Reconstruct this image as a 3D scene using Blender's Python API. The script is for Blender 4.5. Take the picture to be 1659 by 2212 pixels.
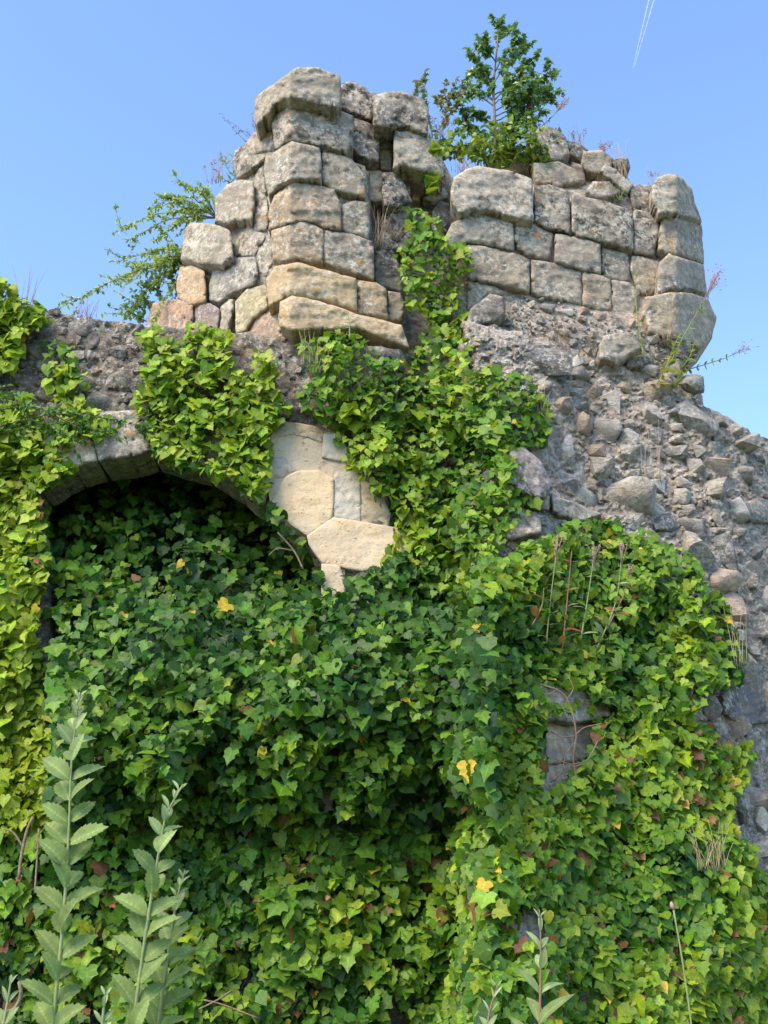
import bpy, bmesh, math, random
import numpy as np
from mathutils import Vector, Matrix, noise as mnoise
from mathutils.geometry import delaunay_2d_cdt

random.seed(7); RNG = np.random.default_rng(11)
R = math.radians
scene = bpy.context.scene
COL = scene.collection
for o in list(bpy.data.objects): bpy.data.objects.remove(o)

# ------------------------------------------------------------ camera, sky, sun, exposure
PITCH = R(22.0); VFOV = R(50.0); CAMZ = 1.6
cam_d = bpy.data.cameras.new('camera'); cam = bpy.data.objects.new('camera', cam_d); COL.objects.link(cam)
cam.location = (0, 0, CAMZ); cam.rotation_euler = (R(90) + PITCH, 0, 0)
cam_d.sensor_fit = 'VERTICAL'; cam_d.sensor_height = 24; cam_d.lens = 12 / math.tan(VFOV / 2)
cam_d.clip_start = 0.05; cam_d.clip_end = 20000
scene.camera = cam

SUN_EL = R(46); SUN_AZ = R(222)           # azimuth from +Y clockwise: the sun stands behind the viewer, to the left
world = bpy.data.worlds.new('World'); scene.world = world; world.use_nodes = True
wn = world.node_tree; wn.nodes.clear()
sky = wn.nodes.new('ShaderNodeTexSky'); sky.sky_type = 'NISHITA'; sky.sun_disc = False
sky.sun_elevation = SUN_EL; sky.sun_rotation = SUN_AZ; sky.altitude = 100; sky.air_density = 1.0; sky.dust_density = 0.6; sky.ozone_density = 1.0
tint = wn.nodes.new('ShaderNodeMixRGB'); tint.blend_type = 'MULTIPLY'; tint.inputs[0].default_value = 1; tint.inputs[2].default_value = (0.84, 0.93, 1.04, 1)
bg = wn.nodes.new('ShaderNodeBackground'); bg.inputs[1].default_value = 0.15
wo = wn.nodes.new('ShaderNodeOutputWorld')
wn.links.new(sky.outputs[0], tint.inputs[1]); wn.links.new(tint.outputs[0], bg.inputs[0]); wn.links.new(bg.outputs[0], wo.inputs[0])
sun_d = bpy.data.lights.new('sun', 'SUN'); sun_d.energy = 2.3; sun_d.angle = R(32); sun_d.color = (1.0, 0.82, 0.58)
sun = bpy.data.objects.new('sun', sun_d); COL.objects.link(sun)
sv = Vector((math.sin(SUN_AZ) * math.cos(SUN_EL), math.cos(SUN_AZ) * math.cos(SUN_EL), math.sin(SUN_EL)))
sun.rotation_euler = sv.to_track_quat('Z', 'Y').to_euler()
vs = scene.view_settings; vs.view_transform = 'Standard'; vs.look = 'None'; vs.exposure = 1.45; vs.gamma = 1; vs.use_curve_mapping = False

# ------------------------------------------------------------ drawing plane <-> place
F = 2212 / 2 / math.tan(VFOV / 2)
CP, SP = math.cos(PITCH), math.sin(PITCH)
def ray(x, y):
    x = np.asarray(x, float); y = np.asarray(y, float)
    u = (x - 829.5) / F; v = (1106 - y) / F
    return u, CP - SP * v, SP + CP * v
def at(x, y, Y):
    u, fy, fz = ray(x, y); s = np.asarray(Y, float) / fy
    return np.stack([u * s, fy * s, CAMZ + fz * s], -1)
def frA(p): return [(274.3 + a * .42993, 109.7 + b * .42993) for a, b in p]
def frB(p): return [(877.8 + a * .42993, 27.4 + b * .42993) for a, b in p]
def frC(p): return [(a * .4960, 548.6 + b * .4960) for a, b in p]
def frE(p): return [(548.6 + a * .23147, 877.8 + b * .23147) for a, b in p]

# ------------------------------------------------------------ noise
def _h(ix, iy, iz, s):
    n = (ix * 374761393 + iy * 668265263 + iz * 2147483647 + s * 1274126177) & 0xffffffff
    n = ((n ^ (n >> 13)) * 1274126177) & 0xffffffff
    n = n ^ (n >> 16)
    return (n & 0xffff) / 65535.0
def vnoise(x, y, z=0., s=0):
    x, y, z = np.broadcast_arrays(np.asarray(x, float), np.asarray(y, float), np.asarray(z, float))
    xi = np.floor(x).astype(np.int64); yi = np.floor(y).astype(np.int64); zi = np.floor(z).astype(np.int64)
    f = lambda t: t * t * (3 - 2 * t)
    fx, fy, fz = f(x - xi), f(y - yi), f(z - zi); r = 0
    for a in (0, 1):
        for b in (0, 1):
            for c in (0, 1):
                r = r + _h(xi + a, yi + b, zi + c, s) * (fx if a else 1 - fx) * (fy if b else 1 - fy) * (fz if c else 1 - fz)
    return r
def fbm(x, y, z=0., s=0, o=4):
    a = .5; r = 0; t = 0
    for i in range(o):
        r = r + a * vnoise(x * 2 ** i, y * 2 ** i, z * 2 ** i if not np.isscalar(z) or z else 0., s + i * 7); t += a; a *= .5
    return r / t
def sst(a, b, x): t = np.clip((x - a) / (b - a), 0, 1); return t * t * (3 - 2 * t)

# ------------------------------------------------------------ materials
def newmat(name):
    m = bpy.data.materials.new(name); m.use_nodes = True; nt = m.node_tree; nt.nodes.clear()
    return m, nt, (lambda t, **k: _nn(nt, t, k)), nt.links.new
def _nn(nt, t, k):
    n = nt.nodes.new(t)
    for a, b in k.items():
        if a.startswith('i_'):
            key = a[2:]; n.inputs[int(key) if key.isdigit() else key.replace('_', ' ')].default_value = b
        else: setattr(n, a, b)
    return n
def ramp(nt, src, stops):
    r = nt.nodes.new('ShaderNodeValToRGB'); e = r.color_ramp.elements
    while len(e) < len(stops): e.new(.5)
    for q, (p, c) in zip(e, stops):
        q.position = p; q.color = (c, c, c, 1) if np.isscalar(c) else (*c, 1)
    nt.links.new(src, r.inputs[0]); return r.outputs[0]
def mixc(nt, fac, a, b, mode='MIX'):
    n = nt.nodes.new('ShaderNodeMixRGB'); n.blend_type = mode
    for i, v in enumerate((fac, a, b)):
        if hasattr(v, 'is_linked') or isinstance(v, bpy.types.NodeSocket): nt.links.new(v, n.inputs[i])
        else: n.inputs[i].default_value = v if (i == 0) else (*v, 1)
    return n.outputs[0]
def noise_tex(nt, pos, scale, det=5, rough=.6, dist=0., vec_scale=None):
    if vec_scale:
        mp = nt.nodes.new('ShaderNodeMapping'); mp.inputs['Scale'].default_value = vec_scale; nt.links.new(pos, mp.inputs[0]); pos = mp.outputs[0]
    n = nt.nodes.new('ShaderNodeTexNoise'); n.inputs['Scale'].default_value = scale; n.inputs['Detail'].default_value = det
    n.inputs['Roughness'].default_value = rough; n.inputs['Distortion'].default_value = dist
    nt.links.new(pos, n.inputs['Vector']); return n.outputs[0]
def math_(nt, op, a, b=0.):
    n = nt.nodes.new('ShaderNodeMath'); n.operation = op
    for i, v in enumerate((a, b)):
        if isinstance(v, bpy.types.NodeSocket): nt.links.new(v, n.inputs[i])
        else: n.inputs[i].default_value = v
    return n.outputs[0]

def stone_material(name, mortar=False, rubble=False):
    m, nt, N, L = newmat(name)
    pos = N('ShaderNodeNewGeometry').outputs['Position']; oi = N('ShaderNodeObjectInfo')
    base = oi.outputs['Color']; dark = oi.outputs['Alpha']
    if mortar:
        base = mixc(nt, ramp(nt, noise_tex(nt, pos, 1.3, 4), [(.35, 0.), (.65, 1.)]), (.56, .43, .34), (.48, .43, .36))
        base = mixc(nt, ramp(nt, noise_tex(nt, pos, 5, 5, .7), [(.45, 0.), (.62, .8)]), base, (.36, .335, .30))
        vo = N('ShaderNodeTexVoronoi', i_Scale=26.0); L(pos, vo.inputs['Vector'])
        sv_ = N('ShaderNodeSeparateColor'); L(vo.outputs['Color'], sv_.inputs[0]); base = mixc(nt, 1., base, ramp(nt, sv_.outputs[0], [(.0, .7), (1., 1.25)]), 'MULTIPLY')
        dark = .45; base = mixc(nt, 1., base, oi.outputs['Color'], 'MULTIPLY')
    # broad tone
    c = mixc(nt, 1., base, ramp(nt, noise_tex(nt, pos, 2.6, 5, .6), [(.25, .62), (.75, 1.32)]), 'MULTIPLY')
    c = mixc(nt, 1., c, ramp(nt, noise_tex(nt, pos, 30, 6, .75), [(.25, .68), (.75, 1.3)]), 'MULTIPLY')
    # sandy bedding showing through
    c = mixc(nt, ramp(nt, noise_tex(nt, pos, 3.7, 4, .6, 0., (1, 1, 2.5)), [(.52, 0.), (.75, .45)]), c, (.46, .33, .18))
    # grey weathered crust
    w = ramp(nt, noise_tex(nt, pos, 6.5, 8, .75, .4), [(.44, 0.), (.54, 1.)])
    c = mixc(nt, math_(nt, 'MULTIPLY', w, math_(nt, 'MULTIPLY', dark, .8)), c, (.18, .155, .13))
    # black crust
    b = ramp(nt, noise_tex(nt, pos, 13, 8, .8, .3), [(.49, 0.), (.55, 1.)])
    b2 = ramp(nt, noise_tex(nt, pos, 2.6, 3, .6), [(.40, 0.), (.54, 1.)])
    c = mixc(nt, math_(nt, 'MULTIPLY', math_(nt, 'MULTIPLY', b, b2), math_(nt, 'MULTIPLY', dark, 1.1)), c, (.06, .052, .046))
    # pale lichen flecks
    l = ramp(nt, noise_tex(nt, pos, 30, 5, .75), [(.52, 0.), (.58, 1.)])
    l2 = ramp(nt, noise_tex(nt, pos, 4.5, 4, .6), [(.42, .0), (.56, 1.)])
    c = mixc(nt, math_(nt, 'MULTIPLY', math_(nt, 'MULTIPLY', l, l2), .8), c, (.56, .54, .47))
    # orange lichen
    o = ramp(nt, noise_tex(nt, pos, 9, 4, .6, .2), [(.63, 0.), (.68, 1.)])
    c = mixc(nt, math_(nt, 'MULTIPLY', o, .6 if not rubble else .3), c, (.47, .23, .045))
    # algae, greenish
    g = ramp(nt, noise_tex(nt, pos, 1.7, 5, .6), [(.58, 0.), (.75, .35)])
    c = mixc(nt, g, c, (.20, .21, .10))
    p = N('ShaderNodeBsdfPrincipled', i_Roughness=.93); p.inputs['Specular IOR Level'].default_value = .2
    L(c, p.inputs['Base Color'])
    h = math_(nt, 'ADD', math_(nt, 'MULTIPLY', noise_tex(nt, pos, 9, 8, .7), 1.), math_(nt, 'MULTIPLY', noise_tex(nt, pos, 16, 6, .7, .5, (1, 1, 3.2)), .6))
    h = math_(nt, 'ADD', h, math_(nt, 'MULTIPLY', noise_tex(nt, pos, 60, 4, .8), .28))
    bp = N('ShaderNodeBump', i_Strength=.85 if mortar or rubble else .7, i_Distance=.05 if mortar or rubble else .032); L(h, bp.inputs['Height']); L(bp.outputs[0], p.inputs['Normal'])
    out = N('ShaderNodeOutputMaterial'); L(p.outputs[0], out.inputs[0]); return m
M_STONE = stone_material('weathered_limestone')
M_RUB = stone_material('flint_rubble', rubble=True)
M_MORTAR = stone_material('lime_mortar', mortar=True)

def smooth_stone_material():
    m, nt, N, L = newmat('dressed_pale_stone')
    pos = N('ShaderNodeNewGeometry').outputs['Position']; oi = N('ShaderNodeObjectInfo')
    c = mixc(nt, 1., oi.outputs['Color'], ramp(nt, noise_tex(nt, pos, 3, 4, .6), [(.3, .86), (.7, 1.1)]), 'MULTIPLY')
    c = mixc(nt, 1., c, ramp(nt, noise_tex(nt, pos, 45, 5, .7), [(.3, .9), (.7, 1.08)]), 'MULTIPLY')
    c = mixc(nt, math_(nt, 'MULTIPLY', ramp(nt, noise_tex(nt, pos, 5, 8, .8, .5), [(.50, 0.), (.60, 1.)]), oi.outputs['Alpha']), c, (.17, .15, .125))
    c = mixc(nt, ramp(nt, noise_tex(nt, pos, 2.6, 6, .7, .3), [(.50, 0.), (.68, .55)]), c, (.44, .41, .36))
    c = mixc(nt, ramp(nt, noise_tex(nt, pos, 4.1, 5, .7, .3), [(.54, 0.), (.70, .5)]), c, (.52, .34, .17))
    pits = ramp(nt, noise_tex(nt, pos, 34, 3, .6, 0., (1, 1, 2.)), [(.28, 0.), (.36, 1.)])
    c = mixc(nt, 1., c, mixc(nt, pits, (.70, .66, .6), (1, 1, 1)), 'MULTIPLY')
    p = N('ShaderNodeBsdfPrincipled', i_Roughness=.9); p.inputs['Specular IOR Level'].default_value = .2; L(c, p.inputs['Base Color'])
    h = math_(nt, 'ADD', math_(nt, 'MULTIPLY', noise_tex(nt, pos, 8, 5, .6), .5), math_(nt, 'MULTIPLY', pits, .25))
    h = math_(nt, 'ADD', h, math_(nt, 'MULTIPLY', noise_tex(nt, pos, 70, 3, .7), .15))
    bp = N('ShaderNodeBump', i_Strength=.8, i_Distance=.03); L(h, bp.inputs['Height']); L(bp.outputs[0], p.inputs['Normal'])
    out = N('ShaderNodeOutputMaterial'); L(p.outputs[0], out.inputs[0]); return m
M_SMOOTH = smooth_stone_material()

def leaf_material(name, attr, rough=.5, trans=.3, spec=.3, vein=True):
    """attr True: colour from the mesh attribute 'tint'; False: from the object's colour"""
    m, nt, N, L = newmat(name)
    if attr:
        a = N('ShaderNodeAttribute', attribute_name='tint'); col = a.outputs['Color']
    else: col = N('ShaderNodeObjectInfo').outputs['Color']
    pos = N('ShaderNodeNewGeometry').outputs['Position']
    c = mixc(nt, 1., col, ramp(nt, noise_tex(nt, pos, 28, 3, .6), [(.3, .78), (.7, 1.2)]), 'MULTIPLY')
    if vein:
        uv = N('ShaderNodeAttribute', attribute_name='lf').outputs['Color']
        sx = N('ShaderNodeSeparateColor'); L(uv, sx.inputs[0])
        v = ramp(nt, sx.outputs[0], [(0., 1.), (.17, 0.)])      # red: 0 at the ribs, 1 between them
        c = mixc(nt, math_(nt, 'MULTIPLY', v, .6), c, mixc(nt, 1., c, (1.9, 1.7, 1.7), 'MULTIPLY'))
    p = N('ShaderNodeBsdfPrincipled', i_Roughness=rough); p.inputs['Specular IOR Level'].default_value = spec; L(c, p.inputs['Base Color'])
    t = N('ShaderNodeBsdfTranslucent'); L(mixc(nt, 1., c, (1.25, 1.3, .55), 'MULTIPLY'), t.inputs[0])
    bp = N('ShaderNodeBump', i_Strength=.25, i_Distance=.006); L(noise_tex(nt, pos, 45, 2, .6), bp.inputs['Height']); L(bp.outputs[0], p.inputs['Normal'])
    x = N('ShaderNodeMixShader'); x.inputs[0].default_value = trans; L(p.outputs[0], x.inputs[1]); L(t.outputs[0], x.inputs[2])
    out = N('ShaderNodeOutputMaterial'); L(x.outputs[0], out.inputs[0]); return m
M_LEAF_A = leaf_material('ivy_leaf_mass', True)
M_LEAF_O = leaf_material('ivy_leaf', False)
M_SOFT_A = leaf_material('soft_leaf_mass', True, .65, .3, .3, False)
M_SOFT_O = leaf_material('felted_leaf', False, .75, .3, .25, True)
M_HOLLY = leaf_material('holly_leaf', True, .35, .3, .5, False)

def plain(name, c1, c2, scale=20, rough=.85):
    m, nt, N, L = newmat(name)
    pos = N('ShaderNodeNewGeometry').outputs['Position']
    c = mixc(nt, ramp(nt, noise_tex(nt, pos, scale, 5, .65), [(.35, 0.), (.65, 1.)]), c1, c2)
    p = N('ShaderNodeBsdfPrincipled', i_Roughness=rough); L(c, p.inputs['Base Color'])
    bp = N('ShaderNodeBump', i_Strength=.6, i_Distance=.006); L(noise_tex(nt, pos, scale * 4, 3), bp.inputs['Height']); L(bp.outputs[0], p.inputs['Normal'])
    out = N('ShaderNodeOutputMaterial'); L(p.outputs[0], out.inputs[0]); return m
M_BARK = plain('bark', (.13, .085, .055), (.24, .18, .13), 30)
M_STRAW = plain('dry_straw', (.42, .34, .22), (.28, .21, .14), 12)
M_STEM = plain('green_stem', (.16, .22, .08), (.22, .26, .12), 14)
M_REDSTEM = plain('reddish_stem', (.22, .09, .07), (.20, .16, .09), 14)
M_PINK = plain('faded_flower', (.42, .24, .26), (.32, .20, .17), 30)
M_GROUND = plain('grass_ground', (.05, .08, .02), (.09, .10, .04), 3, .95)
def trail_material():
    m, nt, N, L = newmat('ice_trail'); pos = N('ShaderNodeNewGeometry').outputs['Position']
    d = N('ShaderNodeBsdfDiffuse', i_0=(.95, .95, .95, 1)); t = N('ShaderNodeBsdfTransparent')
    x = N('ShaderNodeMixShader'); L(ramp(nt, noise_tex(nt, pos, .02, 4, .7), [(.3, .02), (.7, .16)]), x.inputs[0])
    L(t.outputs[0], x.inputs[1]); L(d.outputs[0], x.inputs[2]); out = N('ShaderNodeOutputMaterial'); L(x.outputs[0], out.inputs[0]); return m
M_TRAIL = trail_material()

# ------------------------------------------------------------ object helpers
WLOC = {}
def thing(name, label, cat, loc, group=None):
    o = bpy.data.objects.new(name, None); COL.objects.link(o); o.location = tuple(float(v) for v in loc); o.empty_display_size = .2
    o['label'] = label; o['category'] = cat
    if group: o['group'] = group
    WLOC[o.name] = np.array([float(v) for v in loc]); return o
def mesh(name, V, Fc, mat, smooth=True):
    me = bpy.data.meshes.new(name); V = np.asarray(V, float); me.from_pydata(V.tolist(), [], Fc if isinstance(Fc, list) else Fc.tolist())
    me.materials.append(mat)
    if smooth: me.polygons.foreach_set('use_smooth', [True] * len(me.polygons))
    return me
def part(name, V, Fc, mat, parent, smooth=True, kind=None, color=None, tint=None, lf=None, origin='centre'):
    V = np.asarray(V, float); base = WLOC[parent.name]
    c = V.mean(0) if origin == 'centre' else base
    me = mesh(name, V - c, Fc, mat, smooth)
    for nm, arr in (('tint', tint), ('lf', lf)):
        if arr is not None:
            a = me.attributes.new(nm, 'FLOAT_COLOR', 'POINT'); q = np.ones((len(V), 4)); q[:, :arr.shape[1]] = arr; a.data.foreach_set('color', q.ravel())
    o = bpy.data.objects.new(name, me); COL.objects.link(o); o.parent = parent; o.location = c - base; WLOC[o.name] = c
    if kind: o['kind'] = kind
    if color is not None: o.color = color
    return o
def tube(paths, sides=5):
    """paths: list of (points, radii); one mesh"""
    VV = []; FF = []; n0 = 0
    for P, r in paths:
        P = np.asarray(P, float); n = len(P); r = np.broadcast_to(np.asarray(r, float), (n,))
        T = np.gradient(P, axis=0); T /= np.linalg.norm(T, axis=1, keepdims=True) + 1e-9
        ref = np.tile(np.array([.31, .91, .27]), (n, 1)); A = np.cross(T, ref); A /= np.linalg.norm(A, axis=1, keepdims=True) + 1e-9; B = np.cross(T, A)
        ang = np.arange(sides) * 2 * math.pi / sides
        V = P[:, None, :] + r[:, None, None] * (np.cos(ang)[None, :, None] * A[:, None, :] + np.sin(ang)[None, :, None] * B[:, None, :])
        VV.append(V.reshape(-1, 3))
        for i in range(n - 1):
            for j in range(sides):
                k = (j + 1) % sides; FF.append((n0 + i * sides + j, n0 + i * sides + k, n0 + (i + 1) * sides + k, n0 + (i + 1) * sides + j))
        FF.append(tuple(n0 + j for j in range(sides))[::-1]); FF.append(tuple(n0 + (n - 1) * sides + j for j in range(sides)))
        n0 += n * sides
    return np.concatenate(VV), FF
def spline(pts, n=12):
    pts = np.asarray(pts, float)
    if len(pts) < 3: t = np.linspace(0, 1, n)[:, None]; return pts[0] * (1 - t) + pts[-1] * t
    P = np.vstack([2 * pts[0] - pts[1], pts, 2 * pts[-1] - pts[-2]]); out = []
    m = len(pts) - 1; per = max(2, n // m)
    for i in range(m):
        p0, p1, p2, p3 = P[i:i + 4]
        for t in np.linspace(0, 1, per, endpoint=(i == m - 1)):
            out.append(.5 * (2 * p1 + (p2 - p0) * t + (2 * p0 - 5 * p1 + 4 * p2 - p3) * t * t + (3 * p1 - p0 - 3 * p2 + p3) * t ** 3))
    return np.array(out)

# ------------------------------------------------------------ surfaces of the ruin
YC, T1, T2, T3 = 6.3, math.tan(R(19)), math.tan(R(40)), math.tan(R(50))
CX1, CX2 = 626., 1462.
def kxy(x, y): u, fy, _ = ray(x, y); return u / fy
def facetR(x, y):
    k = kxy(x, y); k1 = kxy(CX1, y); X1 = k1 * YC; return np.maximum((YC - T1 * X1) / (1 - T1 * k), (YC + T2 * X1) / (1 + T2 * k)) + .9 * sst(1500, 1900, x)
def facet(x, y):
    k = kxy(x, y); k1 = kxy(CX1, y); X1 = k1 * YC
    Yr = (YC - T1 * X1) / (1 - T1 * k); Yl = (YC + T2 * X1) / (1 + T2 * k)
    k2 = kxy(CX2, y); Y2 = (YC - T1 * X1) / (1 - T1 * k2); X2 = k2 * Y2
    Y3 = (Y2 - T3 * X2) / np.maximum(1 - T3 * k, .2)
    return np.maximum(np.maximum(Yl, Yr), Y3)
ARCH = [(78, 1062), (130, 1020), (200, 990), (290, 978), (400, 995), (500, 1030), (580, 1085), (640, 1155), (690, 1215), (720, 1290), (730, 1500), (110, 1500), (105, 1250), (90, 1100)]
def inpoly(x, y, poly):
    x = np.asarray(x, float); y = np.asarray(y, float); r = np.zeros(np.broadcast(x, y).shape, bool); n = len(poly)
    for i in range(n):
        x0, y0 = poly[i]; x1, y1 = poly[(i + 1) % n]
        c = ((y0 > y) != (y1 > y)) & (x < (x1 - x0) * (y - y0) / (y1 - y0 + 1e-12) + x0); r ^= c
    return r
def distpoly(x, y, poly):
    d = np.full(np.shape(x), 1e9); n = len(poly)
    for i in range(n):
        x0, y0 = poly[i]; x1, y1 = poly[(i + 1) % n]; dx, dy = x1 - x0, y1 - y0
        t = np.clip(((x - x0) * dx + (y - y0) * dy) / (dx * dx + dy * dy + 1e-9), 0, 1)
        d = np.minimum(d, np.hypot(x - x0 - t * dx, y - y0 - t * dy))
    return d
def wallY(x, y):
    x = np.asarray(x, float); y = np.asarray(y, float); x0_ = x; x = x + (fbm(y * .008, x * .002, 0., 77, 3) - .5) * 110 * sst(850, 950, y) * sst(900, 980, x) * (1 - sst(1080, 1200, x))
    cen = 6.36 - np.clip((y - 900) / 1300, 0, 1) * .25 + .20 * sst(820, 900, x) * (1 - sst(985, 1010, x)) * (1 - .7 * sst(1300, 1600, y))
    rgt = facetR(x, np.minimum(y, 800)) - .12 - np.clip(y - 790, 0, 1400) / 1100 * 1.15
    rgt = rgt - .22 * (1 - sst(1150, 1290, x))
    w = sst(970, 1050, x); Y = cen * (1 - w) + rgt * w
    x = x0_; ins = inpoly(x, y, ARCH); d = distpoly(x, y, ARCH)
    rec = np.where(ins, sst(0, 26, d), 0) * (1 - .85 * sst(1180, 1480, y))
    spr = sst(570, 600, x) * (1 - sst(860, 900, x)) * sst(880, 910, y) * (1 - sst(1300, 1340, y))
    return Y + rec * 1.5 + .07 * spr
def recess(x, y):
    ins = inpoly(x, y, ARCH); d = distpoly(x, y, ARCH); return 1.5 * np.where(ins, sst(0, 26, d), 0) * (1 - .85 * sst(1180, 1480, y))
def surfY(x, y):
    w = np.maximum(sst(700, 790, y), 1 - sst(600, 640, x)); return (facet(x, y) + .08) * (1 - w) + wallY(x, y) * w

def stone(poly, parent, col, dark=.6, off=0., thick=.45, bulge=.002, rnd=4, rd=.0115, mat=None, amp=.02, step=4.0, surf=facet, shrink=-1.3, name='stone', cut=.025):
    poly = [np.array(p, float) for p in poly]; n = len(poly); c = sum(poly) / n
    area = sum(poly[i][0] * poly[(i + 1) % n][1] - poly[(i + 1) % n][0] * poly[i][1] for i in range(n))
    if area < 0: poly = poly[::-1]
    # round corners by one pass of corner cutting, then split the edges and roughen them
    q = []
    for i in range(n):
        a, b = poly[i], poly[(i + 1) % n]; q += [a * (1 - cut) + b * cut, a * cut + b * (1 - cut)]
    ed = []
    for i in range(len(q)):
        a, b = q[i], q[(i + 1) % len(q)]; m = max(1, int(np.linalg.norm(b - a) / step))
        for j in range(m): ed.append(a + (b - a) * j / m)
    ed = np.array(ed); s = random.random() * 50
    nx = fbm(ed[:, 0] * .06 + s, ed[:, 1] * .06, 0., 3, 3) - .5; ny = fbm(ed[:, 0] * .06 + s, ed[:, 1] * .06 + 9, 0., 5, 3) - .5
    ed = ed + np.stack([nx, ny], 1) * (4 if rd > .011 else 1.2); dcen = c - ed; ed = ed + dcen / (np.linalg.norm(dcen, axis=1, keepdims=True) + 1e-6) * shrink
    pl = [tuple(p) for p in ed]
    x0, y0 = ed.min(0); x1, y1 = ed.max(0)
    gx, gy = np.meshgrid(np.arange(x0, x1, step), np.arange(y0, y1, step)); gx = gx.ravel() + RNG.uniform(-1.2, 1.2, gx.size); gy = gy.ravel() + RNG.uniform(-1.2, 1.2, gy.size)
    k = inpoly(gx, gy, pl); gx, gy = gx[k], gy[k]; k = distpoly(gx, gy, pl) > step * .55; gx, gy = gx[k], gy[k]
    pts = [Vector(p) for p in pl] + [Vector((a, b)) for a, b in zip(gx, gy)]
    res = delaunay_2d_cdt(pts, [], [list(range(len(pl)))], 1, 1e-4)
    P = np.array([tuple(v) for v in res[0]]); Fc = [tuple(f) for f in res[2]]
    if not Fc: return None
    d = distpoly(P[:, 0], P[:, 1], pl); t = np.clip(1 - d / rnd, 0, 1); rec = rd * (1 - np.sqrt(np.clip(1 - t * t, 0, 1))); chip = np.clip(fbm(P[:, 0] * .11 + s, P[:, 1] * .11, 0., 17, 3) - .6, 0, 1) * np.clip(1 - d / 9, 0, 1) * .16; rec = rec + chip * (rd > .011)
    X = P[:, 0] * .02 + s; Z = P[:, 1] * .02
    nz = (fbm(X, Z, 0., 1, 5) - .5) * 2 * amp * .7 + (fbm(X * .7, Z * 3.2, 0., 4, 4) - .5) * amp * 1.6 + (fbm(X * 5, Z * 5, 0., 6, 3) - .5) * amp * .9
    pit = np.clip(fbm(X * 2.6, Z * 4, 0., 9, 3) - .68, 0, 1) * amp * 5
    Y = surf(P[:, 0], P[:, 1]) + off + rec + nz + pit - bulge * np.clip(d / (rnd * 2.5), 0, 1)
    V = at(P[:, 0], P[:, 1], Y)
    # skirt and back
    from collections import Counter
    ec = Counter()
    for f in Fc:
        for i in range(3): ec[(f[i], f[(i + 1) % 3])] += 1
    NF = len(Fc); bd = [(a, b) for (a, b) in ec if (b, a) not in ec]
    nxt = dict(bd); bi = sorted({a for a, _ in bd}); N0 = len(V)
    mid = {v: N0 + i for i, v in enumerate(bi)}; bk = {v: N0 + len(bi) + i for i, v in enumerate(bi)}
    C3 = V.mean(0); Vb = V[bi]
    Vm = Vb + np.array([0, .16, 0]) + (C3 - Vb) * .02; Vk = Vb + np.array([0, thick, 0]) + (C3 - Vb) * .06; V = np.vstack([V, Vm, Vk])
    for a, b in bd: Fc.append((b, a, mid[a], mid[b])); Fc.append((mid[b], mid[a], bk[a], bk[b]))
    loop = [bi[0]]
    while nxt.get(loop[-1], bi[0]) != bi[0] and len(loop) <= len(bi): loop.append(nxt[loop[-1]])
    Fc.append(tuple(bk[v] for v in loop[::-1]))
    col = np.array(col) * RNG.uniform(.92, 1.08)
    ob = part(name, V, Fc, mat or M_STONE, parent, color=(*col, dark)); ob.data.polygons.foreach_set('use_smooth', [i < NF for i in range(len(Fc))]); return ob

def sheet(name, poly, surf, parent, mat, step, thick, amp, nscale, origin='centre', kind=None, edge=6, taper=0., smooth=True):
    """rough masonry core: the front follows surf, the rim runs back by thick"""
    q = []
    n = len(poly)
    for i in range(n):
        a, b = np.array(poly[i], float), np.array(poly[(i + 1) % n], float); m = max(1, int(np.linalg.norm(b - a) / step))
        for j in range(m): q.append(a + (b - a) * j / m)
    ed = np.array(q); ed += (np.stack([fbm(ed[:, 0] * .04, ed[:, 1] * .04, 0., 21, 4), fbm(ed[:, 0] * .04, ed[:, 1] * .04, 0., 31, 4)], 1) - .5) * edge
    pl = [tuple(p) for p in ed]; x0, y0 = ed.min(0); x1, y1 = ed.max(0)
    gx, gy = np.meshgrid(np.arange(x0, x1, step), np.arange(y0, y1, step)); gx = gx.ravel() + RNG.uniform(-.3, .3, gx.size) * step; gy = gy.ravel() + RNG.uniform(-.3, .3, gy.size) * step
    k = inpoly(gx, gy, pl); gx, gy = gx[k], gy[k]; k = distpoly(gx, gy, poly) > step * .6; gx, gy = gx[k], gy[k]
    pts = [Vector(p) for p in pl] + [Vector((a, b)) for a, b in zip(gx, gy)]
    res = delaunay_2d_cdt(pts, [], [list(range(len(pl)))], 1, 1e-4)
    P = np.array([tuple(v) for v in res[0]]); Fc = [tuple(f) for f in res[2]]
    nz = (fbm(P[:, 0] * nscale, P[:, 1] * nscale * 1.3, 0., 2, 5) - .5) * 2
    rg = 1 - np.abs(fbm(P[:, 0] * nscale * 1.7, P[:, 1] * nscale * 2.4, 0., 8, 4) - .5) * 4
    Y = surf(P[:, 0], P[:, 1]) + amp * nz - amp * .5 * rg
    d = distpoly(P[:, 0], P[:, 1], poly); Y = Y + taper * np.clip(1 - d / 40, 0, 1) ** 2
    V = at(P[:, 0], P[:, 1], Y)
    from collections import Counter
    ec = set()
    for f in Fc:
        for i in range(3): ec.add((f[i], f[(i + 1) % 3]))
    bd = [(a, b) for (a, b) in ec if (b, a) not in ec]; bi = sorted({a for a, _ in bd}); N0 = len(V)
    bk = {v: N0 + i for i, v in enumerate(bi)}
    V = np.vstack([V, V[bi] + np.array([0, thick, 0])])
    for a, b in bd: Fc.append((b, a, bk[a], bk[b]))
    nxt = dict(bd); loop = [bi[0]]
    while nxt.get(loop[-1], bi[0]) != bi[0] and len(loop) <= len(bi): loop.append(nxt[loop[-1]])
    if len(loop) == len(bi): Fc.append(tuple(bk[v] for v in loop[::-1]))
    return part(name, V, Fc, mat, parent, kind=kind, smooth=smooth)

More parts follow.
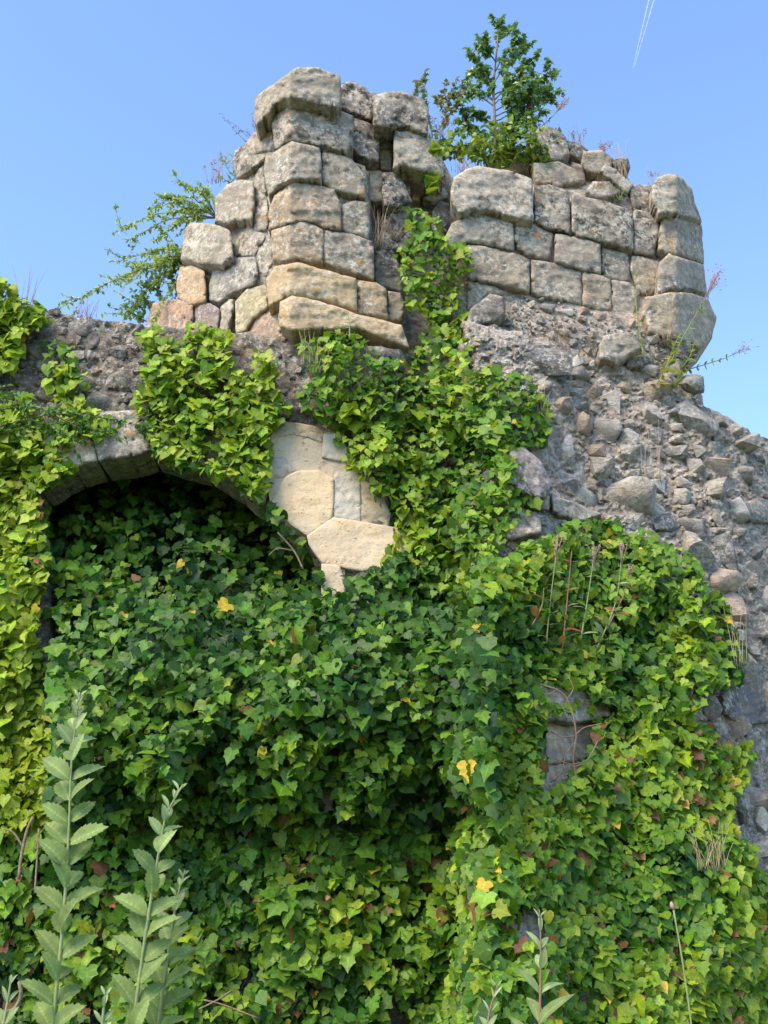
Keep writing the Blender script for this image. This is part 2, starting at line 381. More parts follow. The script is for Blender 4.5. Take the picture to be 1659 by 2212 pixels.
# ------------------------------------------------------------ ground
gv = []; gf = []
gs = [-3000, -300, -40, -12, -6, -3, 0, 3, 6, 12, 40, 300, 3000]
for j, b in enumerate(gs):
    for i, a in enumerate(gs): gv.append((a, b, (vnoise(a * .3, b * .3) - .5) * .12 if abs(a) < 50 and abs(b) < 50 else -.2))
for j in range(len(gs) - 1):
    for i in range(len(gs) - 1): k = j * len(gs) + i; gf.append((k, k + 1, k + 1 + len(gs), k + len(gs)))
gm = mesh('ground', gv, gf, M_GROUND); go = bpy.data.objects.new('ground', gm); COL.objects.link(go); go['kind'] = 'structure'

# ------------------------------------------------------------ the tower
tower = thing('ruined_tower', 'broken polygonal tower top of weathered pale ashlar blocks standing above the ivy', 'ruin', at(900, 760, 6.9))
GREY, BEIGE, SAND, PINKY, MAUVE, DGREY, WARM = (.43, .375, .30), (.45, .375, .275), (.54, .40, .24), (.43, .29, .21), (.35, .28, .25), (.25, .215, .18), (.46, .35, .24)
LG = (.46, .40, .32)
TC = [(345, 700), (395, 640), (412, 500), (480, 480), (490, 405), (528, 380), (535, 300), (600, 262), (600, 190), (650, 170), (728, 185), (800, 200), (905, 225), (930, 300), (985, 395), (1060, 350), (1155, 320), (1235, 330), (1345, 370), (1365, 420), (1420, 415), (1470, 400), (1492, 480), (1495, 620), (1515, 700), (1475, 790), (1380, 830), (330, 830)]
def towercore(x, y):
    x0 = 722 + 66 * sst(352, 372, y); rec = .30 * sst(x0, x0 + 26, x) * (1 - sst(950, 990, x)); top = .35 * (1 - sst(360, 430, y)) * sst(960, 1000, x)
    low = -.16 * sst(640, 720, y) * sst(1000, 1060, x) + .1 * sst(600, 720, y) * (1 - sst(600, 700, x))
    return facet(x, y) + .072 + rec + top + low
sheet('masonry_core', TC, towercore, tower, M_MORTAR, 6, 1.6, .014, .03)
A = [
 ([(642,360),(645,240),(665,218),(750,158),(850,88),(960,86),(1000,105),(1070,125),(1076,285),(1040,288),(930,262),(850,240),(800,236),(750,268),(705,325),(655,375)], LG, .45, -.16),
 ([(725,360),(740,325),(830,252),(900,258),(1000,292),(1070,303),(1138,332),(1135,470),(1100,513),(1040,500),(950,470),(820,450),(740,498),(738,430)], GREY, .7, -.04),
 ([(1080,162),(1140,155),(1200,190),(1235,235),(1232,350),(1150,322),(1078,290)], LG, .95, .12),
 ([(1238,230),(1300,207),(1390,207),(1480,240),(1515,290),(1508,418),(1400,380),(1330,385),(1240,368)], GREY, .95, -.05),
 ([(1140,340),(1220,368),(1262,420),(1268,555),(1215,550),(1130,500),(1130,450)], DGREY, 1., .10),
 ([(1265,400),(1335,425),(1330,600),(1275,592)], WARM, .5, .22),
 ([(1345,405),(1400,400),(1545,440),(1580,500),(1590,632),(1500,605),(1380,580),(1338,590)], GREY, .5, .0),
 ([(690,600),(700,540),(760,500),(830,455),(970,490),(975,662),(900,648),(820,645),(765,672),(715,725),(695,650)], GREY, .5, -.06),
 ([(982,500),(1080,520),(1130,550),(1175,600),(1195,640),(1198,738),(1100,715),(1020,690),(980,660)], BEIGE, .6, .0),
 ([(1135,562),(1195,580),(1200,600),(1196,640),(1172,592)], SAND, .2, .08),
 ([(715,900),(712,820),(740,730),(830,660),(940,672),(1040,700),(1072,770),(1076,905),(990,885),(890,852),(760,882)], WARM, .45, -.02),
 ([(1085,775),(1140,755),(1215,762),(1218,900),(1210,945),(1082,905)], GREY, .5, .02),
 ([(1202,602),(1275,602),(1288,625),(1290,760),(1205,748)], BEIGE, .4, .2),
 ([(1282,612),(1350,612),(1400,680),(1430,760),(1350,785),(1290,778)], DGREY, 1., .05),
 ([(1360,604),(1418,622),(1424,740),(1405,680)], BEIGE, .2, .2),
 ([(1425,645),(1470,682),(1472,755),(1432,748)], SAND, .3, .3),
 ([(1300,800),(1450,802),(1450,960),(1400,1008),(1262,1000),(1285,900)], DGREY, 1., .15),
 ([(735,1052),(725,905),(890,858),(985,900),(985,1062),(920,1058),(850,1046),(780,1056)], WARM, .35, -.01),
 ([(990,902),(1130,922),(1235,962),(1240,1148),(1100,1108),(987,1060)], GREY, .5, .0),
 ([(700,1150),(750,1085),(850,1065),(930,1085),(1150,1145),(1155,1305),(960,1248),(820,1225),(770,1250),(715,1288)], SAND, .15, -.07),
 ([(1160,1152),(1250,1168),(1305,1200),(1310,1345),(1160,1318)], (.46,.34,.21), .3, -.02),
 ([(1315,1210),(1375,1222),(1390,1270),(1385,1358),(1315,1345)], BEIGE, .5, .05),
 ([(1247,1000),(1330,1002),(1370,1080),(1382,1215),(1247,1168)], DGREY, .9, .14),
 ([(765,1340),(770,1262),(830,1232),(960,1258),(1150,1322),(1380,1378),(1415,1490),(1290,1452),(1150,1390),(980,1398),(830,1405),(775,1385)], SAND, .2, -.14),
 ([(602,462),(640,412),(722,390),(736,430),(737,495),(690,500),(650,520),(610,520)], GREY, .6, .04),
 ([(532,560),(545,500),(600,468),(640,522),(690,520),(695,545),(640,590),(556,640)], GREY, .7, .0),
 ([(445,865),(446,740),(500,680),(560,650),(635,655),(640,760),(622,850),(560,852),(500,875)], GREY, .35, -.05),
 ([(640,640),(690,545),(698,740),(710,820),(700,915),(640,895),(630,780)], GREY, .7, .03),
 ([(272,1050),(290,900),(320,865),(420,870),(520,905),(530,1030),(480,1075),(380,1070),(320,1052)], GREY, .45, -.10),
 ([(555,1028),(570,930),(620,862),(640,900),(700,925),(655,1005),(640,1035)], GREY, .6, .04),
 ([(655,1010),(700,930),(730,945),(733,1055),(700,1140),(662,1118)], GREY, .6, .05),
 ([(415,1180),(430,1110),(540,1042),(640,1038),(658,1120),(640,1168),(540,1208),(470,1258),(415,1250)], (.37,.345,.30), .5, .0),
 ([(248,1170),(270,1090),(320,1078),(390,1110),(395,1258),(320,1278),(255,1240)], (.46,.33,.21), .1, -.04),
 ([(95,1390),(130,1270),(250,1250),(330,1278),(330,1370),(270,1425),(150,1425)], PINKY, .35, -.05),
 ([(335,1278),(420,1272),(465,1300),(450,1420),(340,1420)], MAUVE, .35, .0),
 ([(470,1290),(500,1248),(540,1252),(522,1330),(500,1430),(465,1420)], LG, .4, .03),
 ([(547,1262),(600,1202),(700,1172),(705,1288),(640,1340),(600,1400),(547,1420)], (.42,.36,.22), .3, .02),
 ([(620,1400),(640,1350),(705,1300),(760,1270),(768,1350),(780,1440),(700,1470),(620,1450)], PINKY, .3, .06),
 ([(540,1425),(620,1410),(640,1470),(560,1500),(520,1470)], GREY, .6, .0),
]
for i, (p, c, d, off) in enumerate(A):
    st = stone(frA(p), tower, c, d, off, thick=.42 if i != 23 else .6, amp=.019)
B = [
 ([(225,900),(240,830),(300,790),(360,772),(520,795),(630,835),(637,1048),(560,1033),(400,988),(340,985),(270,1012),(232,960)], LG, .5, -.09),
 ([(648,870),(720,865),(815,900),(828,1113),(700,1075),(645,1050)], GREY, 1., -.02),
 ([(835,915),(1000,950),(1100,985),(1135,1010),(1140,1190),(1060,1172),(980,1148),(835,1113)], GREY, .8, -.04),
 ([(200,1120),(230,1060),(350,1000),(430,1005),(535,1045),(538,1195),(400,1165),(330,1155),(250,1168),(205,1178)], GREY, .55, -.01),
 ([(543,1055),(640,1062),(735,1112),(722,1243),(620,1225),(560,1190),(543,1150)], GREY, .6, .015),
 ([(750,1112),(830,1122),(975,1162),(975,1308),(860,1288),(747,1250)], GREY, .5, -.02),
 ([(982,1165),(1060,1185),(1110,1210),(1125,1340),(1100,1350),(985,1330)], GREY, .85, .03),
 ([(310,1170),(400,1175),(540,1210),(615,1240),(618,1403),(480,1370),(340,1340),(310,1330)], BEIGE, .5, .0),
 ([(628,1240),(740,1260),(880,1300),(880,1468),(760,1443),(630,1410)], GREY, .7, .01),
 ([(888,1305),(975,1320),(1025,1345),(1030,1500),(960,1493),(885,1470)], BEIGE, .5, -.01),
 ([(1032,1345),(1120,1355),(1165,1400),(1160,1520),(1100,1560),(1035,1500)], GREY, .6, .0),
 ([(1143,985),(1200,1000),(1270,1020),(1270,1100),(1245,1218),(1145,1200)], GREY, .8, .0),
 ([(1130,1222),(1200,1232),(1268,1252),(1255,1400),(1200,1420),(1160,1390),(1130,1300)], WARM, .5, .02),
 ([(1237,870),(1260,830),(1320,810),(1370,820),(1430,880),(1450,960),(1483,1050),(1430,1028),(1340,1008),(1270,1008),(1240,950)], GREY, .6, -.14),
 ([(1275,1100),(1285,1030),(1370,1030),(1480,1065),(1495,1258),(1400,1228),(1300,1208),(1270,1190)], BEIGE, .5, -.06),
 ([(1265,1390),(1270,1260),(1320,1212),(1400,1240),(1490,1267),(1510,1410),(1420,1380),(1330,1388),(1265,1408)], GREY, .5, -.12),
 ([(1190,1500),(1200,1430),(1330,1408),(1430,1412),(1515,1442),(1555,1530),(1535,1635),(1470,1690),(1420,1645),(1300,1630),(1220,1605)], BEIGE, .35, -.16),
 ([(1120,880),(1150,865),(1233,872),(1238,950),(1230,1008),(1142,980)], DGREY, .7, .03),
 ([(310,1348),(430,1370),(485,1400),(480,1418),(400,1420),(345,1480),(312,1490)], GREY, .4, .03),
 ([(300,1560),(325,1490),(420,1415),(485,1430),(495,1530),(420,1552),(350,1562)], DGREY, .4, -.22),
 ([(188,1200),(300,1178),(308,1330),(205,1395)], DGREY, .8, .10),
 ([(195,1410),(300,1352),(310,1480),(300,1500),(200,1560)], DGREY, .8, .12),
 ([(132,1000),(170,945),(215,960),(225,1050),(190,1118),(130,1100)], DGREY, .9, .2),
 ([(85,930),(190,880),(215,925),(140,965)], BEIGE, .4, .25),
 ([(620,630),(650,590),(700,570),(760,590),(795,620),(820,710),(790,742),(700,732),(640,720)], GREY, .8, .1),
 ([(790,640),(850,655),(910,690),(890,765),(820,705)], DGREY, .9, .3),
 ([(890,702),(980,690),(1040,740),(1020,800),(920,805),(880,760)], GREY, .6, .15),
 ([(1030,742),(1110,730),(1122,780),(1060,800)], DGREY, .9, .15),
 ([(1000,760),(1050,790),(1138,862),(1110,905),(1040,850),(975,800)], LG, .4, .0),
 ([(905,900),(940,850),(1020,848),(1075,900),(1000,935),(930,925)], GREY, .5, .02),
 ([(640,760),(760,750),(850,790),(880,850),(760,870),(650,850)], BEIGE, .5, .10),
 ([(830,750),(890,770),(900,850),(850,880),(820,800)], PINKY, .3, .16),
 ([(290,1640),(310,1640),(400,1715),(425,1770),(290,1745)], LG, .2, .0),
 ([(965,1680),(1000,1620),(1130,1608),(1185,1690),(1130,1715),(1060,1765),(980,1738)], LG, .5, -.28),
 ([(1120,1725),(1190,1700),(1225,1745),(1190,1780),(1110,1775)], DGREY, 1., -.2),
]
for i, (p, c, d, off) in enumerate(B): stone(frB(p), tower, c, d, off, amp=.018, thick=.42)

# ------------------------------------------------------------ rubble rocks (shared shapes)
def rock_mesh(seed, mat):
    rg = np.random.default_rng(seed); bm = bmesh.new()
    for i in range(13):
        v = rg.normal(size=3); v /= np.linalg.norm(v); v = np.sign(v) * np.abs(v) ** .75 * rg.uniform(.8, 1.05)
        bm.verts.new((v[0] * .55, v[1] * .45, v[2] * rg.uniform(.3, .42)))
    r = bmesh.ops.convex_hull(bm, input=bm.verts)
    bmesh.ops.delete(bm, geom=[v for v in bm.verts if not v.link_faces], context='VERTS')
    bmesh.ops.subdivide_edges(bm, edges=bm.edges[:], cuts=2, use_grid_fill=True)
    for v in bm.verts:
        n = mnoise.noise(v.co * 4 + Vector((seed, 0, 0))) * .05 + mnoise.noise(v.co * 9 + Vector((0, seed, 0))) * .035
        v.co *= 1 + n * 1.6
    bmesh.ops.smooth_vert(bm, verts=bm.verts[:], factor=.22, use_axis_x=True, use_axis_y=True, use_axis_z=True)
    bmesh.ops.triangulate(bm, faces=bm.faces[:])
    me = bpy.data.meshes.new('rubble_stone'); bm.to_mesh(me); bm.free(); me.materials.append(mat)
    me.polygons.foreach_set('use_smooth', [seed % 5 == 0] * len(me.polygons)); return me
ROCKS = [rock_mesh(s, M_RUB) for s in range(22)]
ROCKARR = []
for me in ROCKS:
    v = np.zeros(len(me.vertices) * 3); me.vertices.foreach_get('co', v); f = np.zeros(len(me.loops), int); me.loops.foreach_get('vertex_index', f)
    ROCKARR.append((v.reshape(-1, 3), f.reshape(-1, 3)))
RCOL = [((.42, .40, .36), .4), ((.33, .33, .33), .5), ((.52, .48, .42), .3), ((.50, .39, .30), .2), ((.20, .205, .215), .6), ((.46, .42, .36), .4), ((.56, .54, .50), .2), ((.40, .375, .34), .5)]

def scatter(parent, poly, sizes, count, surf, proud=.25, label=None, stuff=False, avoid=None, dark=0., occupied=None, fill=.8, name='stone', tone=0):
    xs = [p[0] for p in poly]; ys = [p[1] for p in poly]; occ = occupied if occupied is not None else []
    out = []; tries = 0
    while len(out) < count and tries < count * 60:
        tries += 1
        x = random.uniform(min(xs), max(xs)); y = random.uniform(min(ys), max(ys))
        s = random.uniform(*sizes) * (random.random() ** .6 * .6 + .55)
        if not bool(inpoly(x, y, poly)) or (avoid and any(bool(inpoly(x, y, a)) for a in avoid)): continue
        if any(abs(x - a) < (s + r) * .5 * fill and abs(y - b) < (s + r) * .36 * fill for a, b, r in occ): continue
        occ.append((x, y, s)); out.append((x, y, s))
    if stuff:
        VV = []; FF = []; n0 = 0
        for x, y, s in out:
            Y = float(surf(x, y)); w = s * Y / F / .92
            v, f = random.choice(ROCKARR); rot = np.array(Matrix.Rotation(random.uniform(0, 6.28), 3, 'Y') @ Matrix.Rotation(random.uniform(-.5, .5), 3, 'X'))
            VV.append((v @ rot.T) * w + at(x, y, Y - w * .05)); FF.append(f + n0); n0 += len(v)
        if VV: part('gravel_stones', np.concatenate(VV), np.concatenate(FF), M_MORTAR, parent, kind='stuff', smooth=False) if False else part('rubble_stones', np.concatenate(VV), np.concatenate(FF), M_RUB, parent, kind='stuff', smooth=False, color=(*RCOL[(tone * 3 + 0) % 8][0], .5))
        return occ
    for x, y, s in out:
        Y = float(surf(x, y)); w = s * Y / F / .92
        o = bpy.data.objects.new(name, random.choice(ROCKS)); COL.objects.link(o); o.parent = parent
        o.location = at(x, y, Y + w * (.42 - proud)) - WLOC[parent.name]
        o.rotation_euler = (random.uniform(-.4, .4), random.gauss(0, .28) + (math.pi if random.random() < .5 else 0), random.uniform(-.7, .7))
        o.scale = (w * random.uniform(.9, 1.25), w * random.uniform(.8, 1.1), w * random.uniform(.9, 1.4))
        c, d = random.choice(RCOL); g = random.uniform(.85, 1.12) * (1 - dark * .45); o.color = (c[0] * g, c[1] * g, c[2] * g, min(1, d + dark))
    return occ

# ------------------------------------------------------------ rubble wall on the right
rub = thing('rubble_wall', 'broken flint rubble wall core sloping down at the right below the tower', 'wall', at(1400, 2900, 6))
RW = [(1000, 690), (1180, 730), (1385, 760), (1470, 790), (1482, 825), (1512, 835), (1525, 878), (1560, 893), (1612, 922), (1659, 955), (1800, 1040), (1960, 1200), (1960, 2950), (990, 2950), (990, 1500)]
sheet('mortar_core', RW, wallY, rub, M_MORTAR, 5, 1.5, .05, .06, edge=24, taper=.18, smooth=False)
RR = [(1130, 790), (1200, 770), (1385, 790), (1480, 815), (1500, 850), (1525, 890), (1600, 925), (1655, 965), (1710, 1000), (1710, 1960), (1600, 1940), (1600, 1800), (1490, 1540), (1590, 1450), (1560, 1320), (1480, 1220), (1380, 1150), (1280, 1130), (1150, 1150), (1090, 1170), (1100, 1090), (1190, 1060), (1130, 900)]
occ = []
scatter(rub, RR, (70, 125), 64, wallY, .38, occupied=occ, fill=.74)
scatter(rub, RR, (40, 76), 234, wallY, .5, occupied=occ, fill=.70)
for q in range(4): scatter(rub, RR, (14, 30), 330, wallY, .40, occupied=occ, stuff=True, tone=q)
BAND = frB([(480,1425),(640,1430),(880,1490),(1040,1520),(1160,1560),(1200,1620),(1400,1650),(1460,1720),(1400,1800),(900,1800),(520,1790),(420,1700),(490,1560)])
def bandY(x, y): return towercore(x, y) - .02
occb = []
scatter(tower, BAND, (24, 48), 50, bandY, .42, occupied=occb, name='rubble_stone'); scatter(tower, BAND, (8, 18), 260, bandY, .2, occupied=occb, stuff=True)
# three blocks that stand out of the core
for p, c, off in [([(1100,975),(1130,965),(1170,1000),(1190,1040),(1180,1075),(1130,1065),(1100,1040)], (.37,.31,.29), -.22), ([(1075,1120),(1120,1095),(1165,1115),(1170,1150),(1100,1165)], (.43,.34,.26), -.15), ([(1190,1070),(1240,1085),(1300,1110),(1260,1125),(1200,1110)], GREY, -.1),
                  ([(1560,1500),(1600,1478),(1665,1482),(1670,1560),(1600,1565),(1565,1540)], (.20,.195,.20), -.12), ([(1600,1090),(1640,1075),(1670,1085),(1670,1130),(1620,1125)], (.30,.29,.27), -.08),
                  ([(1150,1475),(1225,1465),(1300,1495),(1320,1545),(1240,1560),(1140,1545)], (.44,.38,.30), -.20), ([(1178,1560),(1300,1565),(1300,1640),(1180,1650)], (.60,.45,.30), -.04), ([(1150,1655),(1250,1650),(1240,1720),(1150,1720)], (.56,.44,.31), -.04),
                  ([(1145,1730),(1200,1725),(1195,1790),(1140,1785)], LG, -.06), ([(1110,1945),(1175,1940),(1180,2035),(1105,2040)], (.50,.45,.36), -.10), ([(1385,2060),(1425,2070),(1430,2110),(1390,2110)], LG, -.12), ([(1580,1830),(1659,1800),(1670,1880),(1600,1880)], LG, .0)]:
    stone(p, rub, c, .5, off, surf=wallY, thick=.5, amp=.03)

# ------------------------------------------------------------ arched wall on the left
aw = thing('arched_wall', 'old wall with a blind arch and dark rubble top at the left of the tower', 'wall', at(400, 2900, 6.2))
AW = [(-260, 610), (-60, 640), (60, 664), (120, 676), (220, 692), (310, 702), (480, 716), (620, 730), (900, 760), (1012, 740), (1012, 2950), (-260, 2950)]
acore = sheet('mortar_core', AW, wallY, aw, M_MORTAR, 7, 1.4, .035, .045, edge=14); acore.color = (.55, .56, .58, 1)
LW = frC([(-60,230),(120,225),(280,262),(420,285),(560,305),(640,330),(640,480),(620,700),(430,690),(240,740),(60,700),(-60,700)])
wl = lambda x, y: wallY(x, y) + .0
occl = []
scatter(aw, LW, (40, 76), 26, wl, .42, occupied=occl, dark=.35, fill=.7); scatter(aw, LW, (20, 38), 80, wl, .46, occupied=occl, dark=.4); scatter(aw, LW, (8, 16), 260, wl, .2, occupied=occl, stuff=True, tone=1)
LW2 = [(590,720),(640,730),(650,870),(600,900)]
scatter(aw, LW2, (20, 40), 14, wl, .4, occupied=occl, dark=.1)
LW3 = [(85, 1340), (150, 1340), (150, 1500), (85, 1500)]
scatter(aw, LW3, (25, 45), 10, wl, .3, dark=.1)
for p, c, d, off in [([(150,765),(200,738),(395,785),(422,900),(320,928),(200,880)], (.44,.39,.32), .5, -.10), ([(402,785),(440,690),(590,680),(640,760),(655,855),(570,880),(432,900)], (.44,.395,.33), .6, -.10),
                     ([(90,880),(145,770),(200,880),(318,930),(250,965),(180,1010),(120,1030)], (.38,.34,.28), .6, -.08), ([(660,855),(650,770),(760,740),(860,790),(900,925),(790,895)], (.42,.37,.30), .5, -.08),
                     ([(905,925),(870,800),(960,790),(1080,880),(1130,960),(1040,1005)], (.44,.37,.28), .4, -.08), ([(1045,1010),(1135,965),(1190,880),(1180,1010),(1150,1080),(1100,1060)], (.48,.40,.29), .3, -.08)]:
    stone(frC(p), aw, c, d, off, surf=lambda x, y: np.full(np.shape(x), 6.34), thick=.34, name='voussoir', amp=.016)
flat = lambda x, y: np.full(np.shape(x), 6.31) + (np.asarray(x) - 700) * .0004
PALE = (.66, .50, .31)
for p, c, d, off, am in [([(150,175),(270,142),(420,165),(640,200),(650,262),(622,340),(500,288),(380,255),(250,290),(160,330)], (.52,.44,.33), .6, .0, .016), ([(250,300),(380,262),(520,292),(600,342),(612,500),(500,560),(390,600),(300,510)], (.58,.43,.22), .15, .015, .012),
                     ([(655,262),(780,262),(860,400),(880,515),(770,498),(642,468)], (.52,.46,.36), .2, -.01, .008), ([(620,482),(760,512),(760,660),(680,622),(604,592)], (.50,.42,.30), .5, .01, .02),
                     ([(165,895),(210,820),(300,660),(400,612),(590,602),(735,680),(738,880),(724,1035),(500,1203),(340,1090)], PALE, .05, -.010, .005), ([(503,1210),(740,1042),(995,1082),(1190,1112),(1420,1150),(1420,1480),(1000,1530),(850,1500),(640,1456),(575,1370),(520,1290)], (.64, .50, .33), .08, -.012, .005),
                     ([(760,600),(870,590),(985,680),(995,1075),(738,1028),(747,800)], (.52,.47,.39), .7, .004, .010), ([(1008,790),(1140,820),(1200,860),(1270,1000),(1200,1105),(1002,1070)], (.45,.36,.24), .3, .01, .012),
                     ([(635,1475),(800,1492),(840,1640),(850,1860),(640,1820)], (.55,.45,.31), .1, -.02, .006), ([(150,480),(290,492),(385,602),(292,662),(150,690)], (.44,.38,.30), .8, .0, .015), ([(130,700),(288,672),(208,820),(150,885)], (.54,.44,.29), .3, -.01, .01)]:
    stone(frE(p), aw, c, d, off, surf=flat, thick=.9, rnd=2.5, rd=.003, bulge=.0, mat=M_SMOOTH, amp=am, shrink=-2.4, cut=.0, name='springer_stone' , step=4)
sheet('mortar_bed', frE([(150,175),(420,165),(700,210),(790,280),(880,520),(985,640),(1200,840),(1280,1000),(1215,1290),(1150,1380),(1000,1480),(850,1482),(850,1800),(640,1800),(640,1452),(505,1210),(340,1092),(175,900),(150,700)]), lambda x, y: flat(x, y) + .010, aw, M_SMOOTH, 7, .5, .003, .05, edge=2).color = (.56, .44, .30, .2)
for p in [[(685,1700),(715,1690),(725,1760),(690,1770)], [(1018,1200),(1045,1190),(1048,1260),(1015,1270)], [(1005,1330),(1030,1330),(1028,1400),(1000,1400)], [(1060,2100),(1085,2090),(1080,2200),(1050,2200)]]:
    stone(p, aw, (.50, .43, .33), .3, -.12, surf=wallY, mat=M_SMOOTH, thick=.5, amp=.008)

# ------------------------------------------------------------ leaves
def leaf_shape(kind, seed):
    rg = np.random.default_rng(seed)
    if kind == 'ivy':
        o = [(.0, .02), (.13, -.10), (.30, -.13), (.46, -.02), (.58, .13), (.44, .24), (.37, .34), (.45, .52), (.29, .60), (.15, .76), (0, 1.)]
    elif kind == 'heart':
        o = [(.0, .04), (.12, -.08), (.28, -.10), (.42, .02), (.47, .18), (.45, .34), (.37, .50), (.27, .64), (.17, .78), (.07, .90), (0, 1.0)]
    elif kind == 'wide':
        o = [(.0, .05), (.16, -.12), (.36, -.10), (.60, .00), (.56, .18), (.52, .30), (.60, .46), (.38, .54), (.24, .66), (.12, .80), (0, .92)]
    o = np.array(o); right = o.copy(); left = o.copy(); right[1:-1] += rg.normal(0, .022, (len(o) - 2, 2)); left[1:-1] += rg.normal(0, .022, (len(o) - 2, 2)); left[:, 0] *= -1
    mid = np.array([(0, .25), (0, .5), (0, .75)])
    pts = np.vstack([right, left[1:-1][::-1], mid]); n = len(o); m = n + n - 2
    fold, curl = rg.uniform(.05, .3), rg.uniform(.05, .35)
    z = fold * np.abs(pts[:, 0]) - curl * pts[:, 1] ** 2 * .6 + rg.normal(0, .012, len(pts)); z += -.25 * np.abs(pts[:, 0]) ** 2
    V = np.column_stack([pts[:, 0], pts[:, 1] , z]); m1, m2, m3 = m, m + 1, m + 2; Fc = []
    ring = list(range(m))
    def side(idx, flip):
        # idx: outline indices from base to tip
        mids = [0, m1, m2, m3, n - 1]; assign = [m1, m1, m1, m1, m1, m1, m2, m2, m3, m3]
        prev = assign[0]
        for a in range(len(idx) - 1):
            cm = assign[a]
            if cm != prev: Fc.append((prev, idx[a], cm) if not flip else (cm, idx[a], prev)); prev = cm
            Fc.append((cm, idx[a], idx[a + 1]) if not flip else (cm, idx[a + 1], idx[a]))
    side(list(range(n)), False); side([0] + list(range(m - 1, n - 1, -1)) + [n - 1], True)
    rib = np.ones(len(V)); rib[[0, n - 1, m1, m2, m3]] = 0; rib[[4, m - 4]] = .0; rib[[7, m - 7]] = .0
    return V, np.array([f for f in Fc if len(set(f)) == 3]), np.column_stack([rib, rib, rib])
IVY = [leaf_shape(k, s) for s, k in enumerate(['ivy', 'heart', 'wide', 'ivy', 'heart', 'ivy', 'wide', 'heart', 'ivy', 'wide'])]
def leaf_mesh(name, V, Fc, lf, mat):
    me = mesh(name, V, Fc, mat); a = me.attributes.new('lf', 'FLOAT_COLOR', 'POINT'); q = np.ones((len(V), 4)); q[:, :3] = lf; a.data.foreach_set('color', q.ravel()); return me
IVYM = [leaf_mesh('leaf', *s, M_LEAF_O) for s in IVY]

def norm(v): return v / (np.linalg.norm(v, axis=-1, keepdims=True) + 1e-9)
def leaf_frames(n, out, up=.45, spread=.45, roll=.6, down=1.0):
    nrm = norm(np.array(out)[None, :] + np.array([0, 0, up]) + RNG.normal(0, spread, (n, 3)))
    tip = np.array([0, 0, -down])[None, :] + RNG.normal(0, roll, (n, 3)) * np.array([1, .5, .5])
    tip = norm(tip - nrm * (tip * nrm).sum(1, keepdims=True)); xx = np.cross(tip, nrm)
    return np.stack([xx, tip, nrm], -1)       # columns
def leaf_mass(pos, Rm, size, cols, shapes):
    VV = []; FF = []; TT = []; LL = []; n0 = 0; which = RNG.integers(0, len(shapes), len(pos))
    for k, (V, Fc, lf) in enumerate(shapes):
        ix = np.where(which == k)[0]
        if not len(ix): continue
        W = np.einsum('nij,vj->nvi', Rm[ix], V) * size[ix, None, None] + pos[ix, None, :]
        VV.append(W.reshape(-1, 3)); FF.append((Fc[None] + (np.arange(len(ix)) * len(V))[:, None, None] + n0).reshape(-1, 3))
        TT.append(np.repeat(cols[ix], len(V), 0)); LL.append(np.tile(lf, (len(ix), 1))); n0 += len(ix) * len(V)
    return np.concatenate(VV), np.concatenate(FF), np.concatenate(TT), np.concatenate(LL)

DK, MD, BR, YG = np.array([.012, .048, .010]), np.array([.042, .122, .014]), np.array([.115, .23, .018]), np.array([.235, .325, .022])
YEL, BRN = np.array([.55, .40, .04]), np.array([.20, .095, .045])
def leaf_cols(t, yel=.004, brn=.004):
    t = np.clip(t, 0, 1)[:, None] * 3
    c = np.where(t < 1, DK + (MD - DK) * t, np.where(t < 2, MD + (BR - MD) * (t - 1), BR + (YG - BR) * (t - 2)))
    c = c * RNG.uniform(.8, 1.2, (len(t), 1)) * (1 + RNG.normal(0, .06, (len(t), 3))); u = RNG.random(len(t))
    c = np.where((u < yel)[:, None], YEL, c); c = np.where((u > 1 - brn)[:, None], BRN * RNG.uniform(.6, 1.4, (len(t), 1)), c); return np.clip(c, 0.004, .9)

